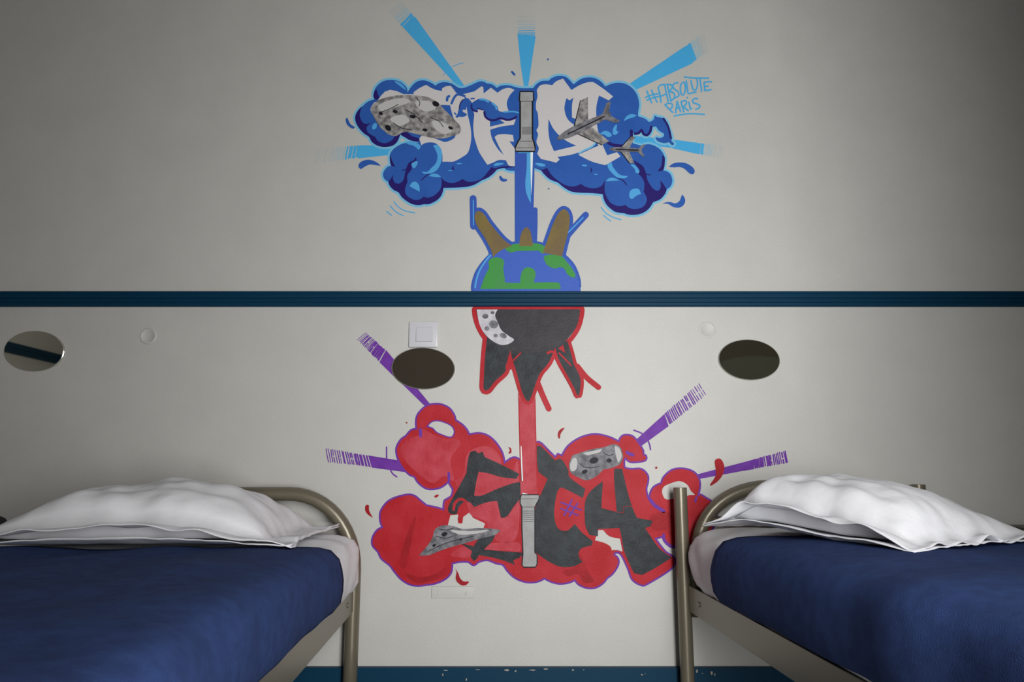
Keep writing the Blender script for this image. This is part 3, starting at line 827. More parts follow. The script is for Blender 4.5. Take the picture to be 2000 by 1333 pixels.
# purple outline first, red over it
part(mr, 'cloud_edge', 'purple_paint', 1, strokes=[(OUT_R, 7.0, True), (H1, 5.0, True)], label='purple outline of the cloud')
part(mr, 'cloud_crease', 'purple_paint', 4, strokes=[([(1271, 978), (1279, 988), (1296, 999)], 7), ([(1296, 1045), (1298, 1056), (1308, 1066), (1318, 1069)], 5), ([(821, 840), (821.5, 852)], 6), ([(876.5, 925), (877, 940)], 5),
              ([(1360, 972), (1358, 980)], 4)])
part(mr, 'cloud', 'red_paint', 2, fills=[[C(OUT_R), C(H1), C(H2), C(H3), C(H4)]], label='red cloud')
part(mr, 'cloud_wash_sheen', 'rose_paint', 3, fills=[[C([(824, 838), (818, 850), (792, 862), (782, 880), (795, 905), (822, 930), (846, 944), (868, 930), (886, 940), (905, 925), (914, 885), (950, 872), (975, 890), (985, 925), (1000, 925), (1012, 906),  # washed red that also carries the gloss reflection as a pinker colour
                                                  (1012, 1040), (980, 1060), (955, 1040), (950, 1020), (922, 1008), (915, 996), (905, 960), (896, 960), (880, 900), (900, 868), (890, 858), (868, 858), (848, 850)])],
                                               [C([(900, 1070), (940, 1064), (985, 1060), (1014, 1062), (1014, 1078), (980, 1076), (930, 1088), (905, 1090), (880, 1085)])]], label='paler washed red inside the cloud, gloss sheen put into the colour')
part(mr, 'cloud_shade', 'deep_red_paint', 4, fills=[[C([(790, 1060), (800, 1030), (812, 1010), (806, 1045), (800, 1075), (792, 1110), (780, 1100)])], [C([(1128, 1080), (1140, 1094), (1150, 1120), (1160, 1136), (1140, 1138), (1130, 1122), (1110, 1126), (1100, 1116), (1122, 1108)])],
                                                    [C([(1270, 1010), (1300, 1000), (1316, 1012), (1316, 1050), (1300, 1036), (1276, 1036)])], [C([(790, 1120), (820, 1128), (850, 1122), (872, 1108), (866, 1126), (840, 1136), (810, 1138)])]], label='darker red shading of the cloud')
part(mr, 'purple_smudge', 'purple_paint', 4, strokes=[([(1225, 884), (1231, 888), (1236, 889)], 6.5)])

LS = [(919.3, 883), (929, 881.5), (933.5, 886, 1), (942.5, 883, 1), (947, 893.5, 1), (980, 908.5), (1014.5, 926.5, 1), (1008.5, 936, 1), (980, 932.5), (953, 925), (935, 922, 1), (930.5, 940), (926, 968.5, 1),
      (941, 968.5), (972.5, 955), (1002.5, 944.5), (1029.5, 940, 1), (1032.5, 944.5, 1), (1023.5, 959.5, 1), (1014.5, 976), (1004, 989.5), (990.5, 1009), (978.5, 1012, 1), (974, 992.5), (971, 979, 1), (950, 982),
      (926, 991, 1), (918.5, 982, 1), (908, 980.5), (896, 991), (891.5, 1004.5), (878, 1003), (875, 994), (879.5, 982), (894.5, 955), (911, 925, 1), (912.5, 908.5), (915.5, 892)]
LS2 = corners([(898, 1061), (925, 1068), (932, 1056), (950, 1042), (972, 1034), (962, 1058), (945, 1074), (990, 1078), (1020, 1080), (1030, 1084), (1010, 1092), (1002, 1095), (1006, 1104), (985, 1096), (960, 1089), (935, 1085), (932, 1092), (925, 1097), (919, 1088), (922, 1077)])
part(mr, 'letter', 'charcoal_paint', 5, fills=[[C(LS)], [C(LS2)]])
part(mr, 'letter_curl', 'red_paint', 6, strokes=[([(886, 996), (888, 985), (895, 977), (903, 976), (909, 980)], 5.5), ([(1026, 1090.5), (1016, 1087)], 1.5)])
LT = [(1048.5, 871.5, 1), (1056, 871.5, 1), (1084.5, 900, 1), (1093.5, 896, 1), (1099.5, 900, 1), (1110, 919.5), (1113, 933), (1143, 955.5, 1), (1138.5, 973.5, 1), (1113, 960), (1096.5, 952.5, 1), (1089, 960), (1083, 990), (1083, 1012),
      (1088, 1030), (1098, 1037), (1110, 1036), (1123, 1024, 1), (1136, 1040), (1158, 1058, 1), (1156, 1066, 1), (1140, 1070), (1132, 1076), (1130, 1088), (1138, 1098, 1), (1120, 1107), (1096, 1108), (1076, 1100), (1060, 1090), (1044, 1078, 1),
      (1044, 1040), (1044, 1010), (1048, 986, 1), (1054, 970, 1), (1059, 960), (1069.5, 936, 1), (1051.5, 922.5, 1), (1048.5, 900)]
part(mr, 'letter', 'charcoal_paint', 5, fills=[[C(LT)]])
LA = [(1177.5, 940.5, 1), (1162, 952), (1150.5, 963, 1), (1144.5, 975), (1142, 988), (1142, 1010), (1144, 1030), (1152, 1046, 1), (1168, 1048, 1), (1168, 1034, 1), (1210, 1032, 1), (1214, 1050), (1220, 1080), (1238, 1120, 1), (1254, 1124, 1),
      (1280, 1110), (1312, 1090, 1), (1288, 1072), (1272, 1050), (1260, 1032, 1), (1270, 1029, 1), (1275, 1018, 1), (1244, 1012, 1), (1236, 994), (1226.8, 965), (1215, 916, 1), (1200, 916, 1), (1199.5, 937.5), (1204.5, 1000.5, 1), (1174.5, 993, 1)]
part(mr, 'letter', 'charcoal_paint', 5, fills=[[C(LA)]])
part(mr, 'letter_line', 'deep_red_paint', 6, strokes=[(corners([(1206, 1001), (1218, 1002), (1218, 990), (1234, 990)]), 1.4)])
part(mr, 'hash_sign', 'purple_paint', 6, strokes=[([(1096, 982), (1135, 997)], 3.2), ([(1095, 994), (1129, 1007)], 3.2), ([(1117, 977), (1102, 1007)], 3.4), ([(1128, 984), (1112, 1009)], 3.4)],
     label='purple # sign')

# beam and torch
BR = corners([(1012, 768), (1045.5, 768), (1047, 850), (1050, 968), (1017, 968), (1014, 850)])
part(mr, 'beam', 'rose_paint', 7, fills=[[C(BR)]], label='straight red beam above the grey torch')
part(mr, 'beam_edge', 'red_paint', 8, strokes=[([(1013.5, 780), (1015, 850), (1018, 940)], 2), ([(1045, 780), (1046.5, 850), (1049, 955)], 2)])
part(mr, 'beam_glint', 'bright_white_paint', 8, fills=[[C([(1017, 872, 1), (1018.5, 872, 1), (1021.5, 940, 1), (1017.8, 940, 1)])], [C([(1021, 963, 1), (1030, 965.5, 1), (1044, 968, 1), (1020, 968, 1)])]])
TR = [(1019, 968), (1052, 968), (1052, 975), (1047, 984), (1043.5, 991), (1043.5, 1080), (1048, 1085), (1048, 1103), (1045, 1107.5), (1023, 1107.5), (1020.5, 1104), (1022.5, 1082), (1020.5, 1030), (1020.5, 991), (1017, 984), (1017, 975)]
part(mr, 'torch_outline', 'line_black_paint', 9, strokes=[(corners(TR), 4.5, True)], fills=[[C(corners(TR))]])
part(mr, 'torch', 'torch_grey_paint', 10, fills=[[C(corners(TR))]], label='plain grey hand torch standing upright')
part(mr, 'torch_line', 'line_black_paint', 11, strokes=[(corners([(1021.5, y), (1042.5, y)]), 0.8) for y in (999, 1003, 1007, 1011, 1015, 1019)] + [(corners([(1018, 975), (1051, 975)]), 0.8), (corners([(1021, 991), (1043, 991)]), 0.8)])

# rocks in place of collaged craft
rock(mr, [(818, 1086, 1), (832, 1070), (844, 1052), (850, 1034), (866, 1026, 1), (884, 1028), (905, 1034), (930, 1032, 1), (958, 1033), (978, 1036, 1), (966, 1046), (940, 1052), (915, 1060, 1), (885, 1068), (858, 1077), (838, 1085)], 8,
     lights=[[(880, 1036), (915, 1038), (955, 1036), (930, 1043), (900, 1045)]], pits=[(868, 1044, 6, 4, -0.4), (848, 1066, 4, 2.5, -0.6), (900, 1054, 4, 2, -0.3)],
     lines=[[(836, 1078), (860, 1066), (890, 1056), (925, 1048)], [(856, 1034), (872, 1036), (886, 1032)], [(852, 1048), (870, 1052), (884, 1048)]], base='dark_stone_paint', label='dark grey jagged boulder')
rock(mr, [(1111, 908), (1118, 890, 1), (1136, 884), (1156, 878), (1180, 874, 1), (1200, 868), (1213, 876), (1217, 892, 1), (1212, 906), (1196, 914), (1178, 918, 1), (1166, 930), (1146, 939), (1128, 932, 1), (1115, 924)], 8,
     lights=[[(1113, 910), (1119, 896), (1127, 898), (1126, 916), (1117, 921)], [(1138, 886, 1), (1176, 877, 1), (1172, 884, 1), (1148, 890, 1)], [(1201, 872), (1211, 878), (1214, 892), (1208, 904), (1203, 890)]],
     pits=[(1160, 900, 9, 6, -0.3), (1190, 900, 5, 4, 0.1), (1142, 922, 6, 4, -0.4)], lines=[[(1132, 906), (1146, 914), (1170, 912)], [(1178, 884), (1188, 890), (1198, 888)]], base='dark_stone_paint', label='grey boulder with pale ends')

# half moon hanging from the rail with black spikes
MOON = [(926, 601, 1), (1137.5, 601, 1), (1136.5, 615), (1131, 637), (1121, 655), (1108, 670), (1090, 682), (1062, 691), (1030, 694), (1000, 690), (972, 680), (950, 664), (936, 643), (928, 620)]
SP_L = [(951, 660, 1), (998, 672, 1), (995, 692), (988, 714), (986, 727), (966, 746), (953, 762), (945, 760), (945, 738), (947, 700)]
SP_M = [(996, 680, 1), (1084, 680, 1), (1072, 708), (1056, 728), (1048, 745), (1042, 763), (1034, 783), (1029, 783), (1022, 772), (1015, 750), (1007, 722), (1000, 700)]
SP_R = [(1084, 676, 1), (1108, 666, 1), (1115, 690), (1121, 712), (1130, 730), (1134, 745), (1132, 768), (1128, 773), (1121, 757), (1109, 735), (1096, 712), (1088, 694)]
for k_, (lp, w) in enumerate(((SP_L, 16), (SP_M, 14), (SP_R, 13))):
    part(mr, 'spike_edge', 'red_paint', 8 + 0.2 * k_, strokes=[(lp, w, True)], label='red outline of a black spike')
part(mr, 'moon_edge', 'red_paint', 8.7, strokes=[(MOON, 9, True)], label='red outline of the half moon')
part(mr, 'red_bar', 'red_paint', 7.6, strokes=[([(1050, 748), (1061, 775), (1072, 799)], 11)])
part(mr, 'red_bar', 'red_paint', 7.6, strokes=[([(1128, 716), (1146, 738), (1169, 757)], 10.5)])
part(mr, 'spike', 'charcoal_paint', 9, fills=[[C(SP_L)]])
part(mr, 'spike', 'charcoal_paint', 9, fills=[[C(SP_M)]])
part(mr, 'spike', 'charcoal_paint', 9, fills=[[C(SP_R)]])
part(mr, 'spike_mark', 'red_paint', 10, strokes=[([(1017, 690), (1003, 704)], 3), ([(1070, 690), (1078, 687), (1086, 692)], 5), ([(1092, 690), (1104, 702), (1115, 714)], 3)], fills=[[C(corners([(1090, 681), (1100, 674), (1104, 690)]))], [C(corners([(993, 694), (1003, 712), (999, 722), (988, 726)]))]])
MIN = [(930, 604.5, 1), (1133, 604.5, 1), (1131.5, 618), (1127, 636), (1117, 652), (1104, 667), (1088, 678), (1062, 687), (1030, 690), (1000, 686), (974, 677), (953, 661), (940, 642), (932.5, 620)]
part(mr, 'half_moon', 'moon_black_paint', 11, fills=[[C(MIN)]], label='black half moon hanging from the rail')
part(mr, 'moon_light', 'moon_pale_paint', 12, fills=[[C([(931, 605, 1), (972, 605, 1), (967, 616), (972, 630), (980, 646), (996, 658), (1004, 664), (994, 672), (978, 674), (960, 665), (945, 650), (936, 632)])]], label='pale lit limb of the half moon')
for (x, y, r, ry, rt) in ((948, 618, 6, 5, 0), (964, 634, 9, 8, 0.3), (951, 642, 5, 4.5, 0), (983, 656, 7, 5, 0.5), (968, 656, 4, 3.5, 0), (962, 611, 4, 3, 0)):
    cr = MB()
    dot(cr, x, y, r, 13, 0, ry, rt)
    cr.build('moon_crater', M['dark_stone_paint'], mr)

PUR = ['purple_paint']
ray(mr, [(741, 708), (754, 684), (769, 702), (815, 759), (842, 792), (833, 797), (789, 754), (766, 732.6)], (739, 706), (753, 682), (697, 664), (716, 649), 21, PUR, 1, w0=3.0, w1=1.6)
ray(mr, [(1242.8, 858.8), (1252.4, 872), (1306, 833), (1298, 809)], (1298, 808), (1308, 832), (1365, 748), (1381, 773), 21, PUR, 1, w0=3.0, w1=1.7, ticks=[([(1238, 841), (1247, 844), (1255, 848)], 3), ([(1266, 862), (1269, 870), (1270.4, 879)], 3)])
ray(mr, [(719, 890), (779, 900), (792, 920), (800, 924), (726, 914)], (718, 890), (725, 914), (635, 875), (640, 905), 22, PUR, 1, w0=3.2, w1=1.6, ticks=[([(755, 874), (755, 896)], 2.8), ([(763, 920), (768, 927), (775, 932)], 2.8)])
ray(mr, [(1360, 927.5), (1364, 936.5), (1451, 920.5), (1473, 917), (1472, 898), (1450, 904)], (1472, 897), (1474, 917), (1534.7, 880), (1540, 906), 20, PUR, 1, w0=3.2, w1=2.6)
for lp in ([(1396, 900.7), (1404, 896), (1410, 899.6), (1415, 913), (1411.5, 928), (1401.6, 941), (1388, 950, 1), (1387, 947), (1397, 931.5), (1398, 919)],
           [(714, 988), (720.5, 987.6), (721, 998), (728.4, 1012, 1), (719, 1006), (713.4, 998)],
           [(889, 1111, 1), (895.4, 1121), (898.6, 1130), (906, 1136.5), (916, 1136.5), (911, 1143), (901.7, 1144), (892, 1136.5), (890, 1128.6), (891.5, 1119)],
           [(1090, 845), (1096, 838), (1103, 836, 1), (1099, 842), (1095, 848), (1093.5, 857), (1090, 855)],
           [(993, 874), (998, 876), (999, 884), (995, 887), (993, 885), (996, 880)],
           [(792, 825), (794, 824.5), (796.5, 827), (794, 828)], [(848, 970.5), (852, 967), (857, 967), (855, 971), (850, 973)], [(1279, 914), (1282, 911.5), (1284.5, 914), (1282, 917)]):
    part(mr, 'drop', 'deep_red_paint', 4, fills=[[C(lp)]])

# ------------------------------------------------------------------ things on the wall
def oval_mirror(px, py, rx, ry, rot, label):
    c = P(px, py)
    rt = Vector((1, 0, 0))
    ex = (P(px + rx, py) - P(px - rx, py)).length / 2
    ez = (P(px, py - ry) - P(px, py + ry)).length / 2
    root = empty('oval_mirror', c, label, 'mirror', 'oval mirrors on the wall')
    n = 72

    def ring(k, y):
        out = []
        for i in range(n):
            a = 2 * PI * i / n
            u, v = ex * k * math.cos(a), ez * k * math.sin(a)
            out.append(Vector((c.x + u * math.cos(rot) - v * math.sin(rot), y, c.z + u * math.sin(rot) + v * math.cos(rot))))
        return out
    g = MB()
    g.add(ring(0.975, -0.0065), [tuple(range(n))])
    g.build('mirror_glass', M['mirror'], root)
    e = MB()
    r0, r1, r2 = ring(0.975, -0.0065), ring(1.0, -0.005), ring(1.0, -0.0008)
    fs = [(i, (i + 1) % n, n + (i + 1) % n, n + i) for i in range(n)] + [(n + i, n + (i + 1) % n, 2 * n + (i + 1) % n, 2 * n + i) for i in range(n)]
    fs.append(tuple(range(3 * n - 1, 2 * n - 1, -1)))
    e.add(r0 + r1 + r2, fs)
    e.build('mirror_rim', M['mirror_rim'], root)['label'] = 'thin ground glass rim'
    return root


oval_mirror(69, 686.5, 59, 39, math.radians(-4), 'oval mirror reflecting a teal stripe, above the left bed pillow')
oval_mirror(827, 720.5, 62, 40.5, math.radians(-3), 'oval mirror directly under the white light switch')
oval_mirror(1462, 703.5, 60, 39.5, math.radians(-2), 'dark olive looking oval mirror above the right bed')

sw = empty('light_switch', P(827, 655), 'square white plastic light switch above the middle oval mirror', 'light switch')
a, c = P(799, 679.5), P(855.5, 629.5)
b = MB(); b.box((a.x, -0.009, a.z), (c.x, -0.0008, c.z)); b.build('switch_plate', M['plastic'], sw, smooth=True, bevel=0.003, angle=0.6)
a, c = P(813, 669.5), P(846, 640)
b = MB()
b.add([(a.x, -0.009, a.z), (c.x, -0.009, a.z), (c.x, -0.009, c.z), (a.x, -0.009, c.z),
       (a.x + 0.001, -0.0142, a.z + 0.001), (c.x - 0.001, -0.0142, a.z + 0.001), (c.x - 0.001, -0.0105, c.z - 0.001), (a.x + 0.001, -0.0105, c.z - 0.001)],
      [(4, 5, 6, 7), (0, 1, 5, 4), (1, 2, 6, 5), (2, 3, 7, 6), (3, 0, 4, 7)])
b.build('rocker', M['plastic'], sw)


def cap(px, py, r, label, dep):
    c = P(px, py)
    rr = (P(px + r, py) - c).length
    mb = MB()
    n = 40
    prof = [(0, -dep * 0.45), (0.72, -dep * 0.45), (0.8, -dep), (0.92, -dep), (1.0, -0.0006)]
    vs = [Vector((c.x, prof[0][1], c.z))]
    for k, y in prof[1:]:
        vs += [Vector((c.x + rr * k * math.cos(2 * PI * i / n), y, c.z + rr * k * math.sin(2 * PI * i / n))) for i in range(n)]
    fs = [(0, 1 + i, 1 + (i + 1) % n) for i in range(n)]
    for j in range(len(prof) - 2):
        fs += [(1 + j * n + i, 1 + (j + 1) * n + i, 1 + (j + 1) * n + (i + 1) % n, 1 + j * n + (i + 1) % n) for i in range(n)]
    mb.add(vs, fs)
    o = mb.build('junction_cover', M['wall'], smooth=True)
    tag(o, label, 'wall cover', 'round covers painted over with the wall')


cap(290, 657, 16.5, 'round cover painted over on the wall, right of the left oval mirror', 0.0034)
cap(1381, 645, 16.5, 'faint round cover painted over on the wall, left of the right oval mirror', 0.0016)

wp = empty('wall_plate', P(886, 1170), 'painted-over wall plate with two screws just below the red mural', 'wall plate')
a, c = P(843, 1169), P(926, 1146)
b = MB(); b.box((a.x, -0.0042, a.z), (c.x, -0.0006, c.z)); b.build('plate', M['wall'], wp, smooth=True, bevel=0.0016, angle=0.6)
for (px, py) in ((858, 1157), (912, 1159)):
    q = P(px, py)
    b = MB(); b.tube([(q.x, -0.0075, q.z), (q.x, -0.004, q.z)], 0.0042, 12); b.build('screw', M['wall'], wp)

# ------------------------------------------------------------------ beds
AX = Vector((-0.0489, 1, 0)).normalized()       # foot -> head
AC = Vector((AX.y, -AX.x, 0))                   # across, towards +x


def bedpt(o, s, t, z):
    """o: head corner (x,y) nearest the aisle; s: across (+ away from x=0 given by sign in s), t: from head to foot"""
    return Vector((o[0], o[1], 0)) + AC * s - AX * t + Vector((0, 0, z))


def hoop(o, s0, s1, ztop, rad, zbot, t=0.0, zv=None):
    zv = rad if zv is None else zv
    pts = [bedpt(o, s0, t, zbot), bedpt(o, s0, t, (zbot + ztop - zv) / 2)]
    sg = 1 if s1 > s0 else -1
    for k in range(13):
        a = PI / 2 * k / 12
        pts.append(bedpt(o, s0 + sg * rad * (1 - math.cos(a)), t, ztop - zv + zv * math.sin(a)))
    for k in range(1, 13):
        a = PI / 2 * (1 - k / 12)
        if k == 1:
            pts.append(bedpt(o, s1 - sg * rad, t, ztop))
        pts.append(bedpt(o, s1 - sg * rad * (1 - math.cos(a)), t, ztop - zv + zv * math.sin(a)))
    pts += [bedpt(o, s1, t, (zbot + ztop - zv) / 2), bedpt(o, s1, t, zbot)]
    return pts


def side_rail(root, o, s, sign, z0, z1, t0=0.02, t1=1.86):
    """steel angle: outer face at s, flange inwards (sign = direction of bed interior)"""
    mb = MB()
    th = 0.004
    prof = [(0, z0), (0, z1), (sign * th, z1), (sign * th, z0 + th), (sign * 0.03, z0 + th), (sign * 0.03, z0)]
    k = len(prof)
    vs = [bedpt(o, s + d, t, z) for t in (t0, t1) for d, z in prof]
    fs = [(i, (i + 1) % k, k + (i + 1) % k, k + i) for i in range(k)]
    fs += [tuple(range(k)), tuple(range(2 * k - 1, k - 1, -1))]
    mb.add(vs, fs)
    r = mb.build('side_rail', M['frame'], root)
    for t in (0.1, 0.95, 1.75):
        b2 = MB()
        p = bedpt(o, s, t, (z0 + z1) / 2)
        b2.tube([p - AC * sign * 0.003, p + AC * sign * 0.002], 0.006, 12)
        b2.build('rail_bolt', M['frame'], r)
    return r


def soft_box(o, s0, s1, t0, t1, z0, z1, bulge=0.025, rc=0.05, ns=34, nt=60, amp=0.004, seed=0.0, sag=0.0, edge_t=None, off=0.0, open_bottom=False, wr=None):
    """mattress-like swept profile: rounded rectangle across, rounded ends along"""
    zm, hz = (z0 + z1) / 2, (z1 - z0) / 2 + off
    sm, hs = (s0 + s1) / 2, abs(s1 - s0) / 2 + off
    prof = []
    nside = 10
    N = ns * 2 + nside * 2
    # superellipse-like profile by angle with dense sampling on corners
    for i in range(N):
        a = 2 * PI * i / N
        ca, sa = math.cos(a), math.sin(a)
        e = 0.26
        x = math.copysign(abs(ca) ** e, ca)
        z = math.copysign(abs(sa) ** e, sa)
        prof.append((x, z))
    # equalise: even spacing along the perimeter
    lens = [0]
    P2 = [(x * hs, z * hz) for x, z in prof]
    for i in range(N):
        p, q = P2[i], P2[(i + 1) % N]
        lens.append(lens[-1] + math.hypot(p[0] - q[0], p[1] - q[1]))
    tot = lens[-1]
    even = []
    j = 0
    for i in range(N):
        d = tot * i / N
        while lens[j + 1] < d:
            j += 1
        f = (d - lens[j]) / max(1e-9, lens[j + 1] - lens[j])
        p, q = P2[j], P2[(j + 1) % N]
        even.append((p[0] + (q[0] - p[0]) * f, p[1] + (q[1] - p[1]) * f))
    mb = MB()
    vs, fs = [], []
    for ti in range(nt + 1):
        t = ti / nt
        for (x, z) in even:
            e = edge_t(x / hs, z / hz) if edge_t else t0
            tt = e + (t1 - e) * (1 - math.cos(PI * t)) / 2 if not edge_t else e + (t1 - e) * t
            k = 1.0
            if not edge_t:
                dd = min(tt - t0, t1 - tt)
                if dd < rc:
                    k = math.sqrt(max(0.0, 1 - (1 - dd / rc) ** 2))
                    k = 0.0 + k
            zz = z * (0.25 + 0.75 * k) if not edge_t else z
            xx = x * (1 - 0.06 * (1 - k))
            bl = bulge * (1 - min(1, abs(z / hz)) ** 2) * min(1, abs(x / hs)) ** 6
            xx += math.copysign(bl, x)
            zz -= sag * (1 - (x / hs) ** 2) * (1 if z > 0 else 0)
            q = bedpt(o, sm + xx, tt, zm + zz)
            if amp:
                nz = noise.noise(Vector((q.x * 7 + seed, q.y * 4, q.z * 9))) * amp
                if wr:
                    nz += wr(x / hs, z / hz, tt)
                out = Vector((x / hs * (abs(x / hs) ** 5), 0, z / hz)).normalized() if abs(z / hz) > 0.01 or abs(x) > 0 else Vector((0, 0, 1))
                q = q + (AC * out.x + Vector((0, 0, out.z))) * nz
            vs.append(q)
    for ti in range(nt):
        for i in range(N):
            i2 = (i + 1) % N
            if open_bottom and even[i][1] < -hz * 0.8 and even[i2][1] < -hz * 0.8:
                continue
            fs.append((ti * N + i, ti * N + i2, (ti + 1) * N + i2, (ti + 1) * N + i))
    if not edge_t:
        fs.append(tuple(range(N)))
        fs.append(tuple(nt * N + i for i in range(N - 1, -1, -1)))
    mb.add(vs, fs)
    return mb


def solid(o, th, off=1.0):
    md = o.modifiers.new('thickness', 'SOLIDIFY')
    md.thickness = th
    md.offset = off
    return o


def fold(x, z, tt, k, a, f, ph):
    return a * math.sin(f * tt + ph + 5 * x)


# ---- left bed
OLx = P(692, 1100, -0.045)
OL = (OLx.x, -0.045)
WB = -0.765
ztl = P(600, 965, -0.045).z
bl = empty('bed_frame', (OLx.x + WB / 2, -0.9, 0), 'taupe metal bed frame with rounded hoop headboard, left of the mural', 'bed frame', 'single beds')
b = MB(); b.tube(hoop(OL, 0, WB, ztl, 0.17, 0.0, zv=0.185), 0.0175, 20); b.build('headboard', M['frame'], bl, smooth=True)
side_rail(bl, OL, 0.004, -1, 0.262, 0.322)
side_rail(bl, OL, WB - 0.004, 1, 0.262, 0.322)
b = MB()
q = [bedpt(OL, s, t, 0.285) for s, t in ((-0.03, 0.03), (WB + 0.03, 0.03), (WB + 0.03, 1.86), (-0.03, 1.86))]
b.add(q + [p + Vector((0, 0, 0.012)) for p in q], [(3, 2, 1, 0), (4, 5, 6, 7), (0, 1, 5, 4), (1, 2, 6, 5), (2, 3, 7, 6), (3, 0, 4, 7)])
b.build('bed_base', M['base'], bl)
b = MB(); b.tube(hoop(OL, 0, WB, 0.45, 0.1, 0.0, t=1.88), 0.0175, 16); b.build('footboard', M['frame'], bl, smooth=True)

mb = soft_box(OL, 0.008, WB - 0.008, 0.02, 1.85, 0.30, 0.452, bulge=0.014, amp=0.006, seed=3.1, sag=0.006, rc=0.035,
              wr=lambda x, z, t: 0.0036 * math.sin(46 * t + 9 * x + 4 * z) * max(0, 1 - t / 0.5))
o = mb.build('mattress', M['sheet'], smooth=True)
tag(o, 'mattress under a white sheet on the left bed', 'mattress')


def edge_left(x, z):
    return 0.35 + 0.07 * max(0, z) * min(1, 1.6 * (1 - abs(x)) + 0.25)


mb = soft_box(OL, 0.008, WB - 0.008, 0.02, 1.858, 0.318, 0.452, bulge=0.016, amp=0.006, seed=3.1, sag=0.006, off=0.007, edge_t=edge_left, open_bottom=True, nt=70,
              wr=lambda x, z, t: 0.0028 * math.sin(30 * (t - 0.3) + 3 * math.sin(3 * x)) * (0.4 + 0.6 * noise.noise(Vector((x * 2, t * 3, 1.7)))) + 0.003 * noise.noise(Vector((x * 3, t * 9, 7))))
o = solid(mb.build('blanket', M['blanket'], smooth=True), 0.004, 1)
tag(o, 'dark navy blanket tucked over the left bed', 'blanket')

# ---- right bed
ORx = P(1334, 1100, -0.06)
OR = (ORx.x, -0.06)
WR = 0.80
ztr = P(1560, 951, -0.05).z
zpr = P(1330, 953, -0.06).z
s_post = (P(1803, 953, -0.05).x - ORx.x)
br = empty('bed_frame', (ORx.x + WR / 2, -0.9, 0), 'taupe metal bed frame with straight posts beside its hoop, right of the mural', 'bed frame', 'single beds')
for s in (0.0, s_post):
    b = MB(); b.tube([bedpt(OR, s, 0, 0.0), bedpt(OR, s, 0, 0.3), bedpt(OR, s, 0, zpr if s == 0 else P(1803, 947, -0.03).z)], 0.0168, 20); b.build('post', M['frame'], br, smooth=True, angle=0.8)
b = MB(); b.tube(hoop(OR, 0.044, s_post - 0.04, ztr, 0.19, 0.27, t=-0.012, zv=0.15), 0.0165, 20); b.build('headboard', M['frame'], br, smooth=True)
zcb = P(1430, 1017, -0.05).z
b = MB(); b.tube([bedpt(OR, 0.058, -0.012, zcb), bedpt(OR, s_post - 0.05, -0.012, zcb)], 0.0095, 14); b.build('crossbar', M['frame'], br, smooth=True)
b = MB(); b.tube([bedpt(OR, 0.024, 0.004, 0.25), bedpt(OR, 0.024, 0.004, 0.335)], 0.008, 14); b.build('bracket', M['frame'], br, smooth=True)
side_rail(br, OR, 0.006, 1, 0.266, 0.326, t0=0.018)
side_rail(br, OR, WR - 0.006, -1, 0.266, 0.326, t0=0.018)
b = MB()
q = [bedpt(OR, s, t, 0.289) for s, t in ((0.03, 0.03), (WR - 0.03, 0.03), (WR - 0.03, 1.86), (0.03, 1.86))]
b.add(q + [p + Vector((0, 0, 0.012)) for p in q], [(0, 1, 2, 3), (7, 6, 5, 4), (0, 4, 5, 1), (1, 5, 6, 2), (2, 6, 7, 3), (3, 7, 4, 0)])
b.build('bed_base', M['base'], br)
b = MB(); b.tube(hoop(OR, 0.0, WR, 0.45, 0.1, 0.0, t=1.885), 0.0175, 16); b.build('footboard', M['frame'], br, smooth=True)
b = MB(); b.tube([bedpt(OR, WR, 0.03, 0.0), bedpt(OR, WR, 0.03, 0.33)], 0.0168, 16); b.build('leg', M['frame'], br, smooth=True)

mb = soft_box(OR, 0.012, WR - 0.008, 0.025, 1.855, 0.305, 0.468, bulge=0.016, amp=0.006, seed=8.3, sag=0.004, rc=0.04,
              wr=lambda x, z, t: 0.0036 * math.sin(50 * t + 8 * x + 5 * z) * max(0, 1 - t / 0.5))
o = mb.build('mattress', M['sheet'], smooth=True)
tag(o, 'mattress under a white sheet on the right bed', 'mattress')


def edge_right(x, z):
    return 0.27 + 0.13 * max(0, z) * min(1, 1.6 * (1 - abs(x)) + 0.25)


mb = soft_box(OR, 0.012, WR - 0.008, 0.02, 1.863, 0.322, 0.468, bulge=0.018, amp=0.006, seed=8.3, sag=0.004, off=0.007, edge_t=edge_right, open_bottom=True, nt=70,
              wr=lambda x, z, t: 0.0032 * math.sin(26 * (t - 0.3) + 3 * math.sin(3 * x + 1)) * (0.4 + 0.6 * noise.noise(Vector((x * 2, t * 3, 5.7)))) + 0.003 * noise.noise(Vector((x * 3, t * 9, 2))))
o = solid(mb.build('blanket', M['blanket'], smooth=True), 0.004, 1)
tag(o, 'dark navy blanket tucked over the right bed', 'blanket')


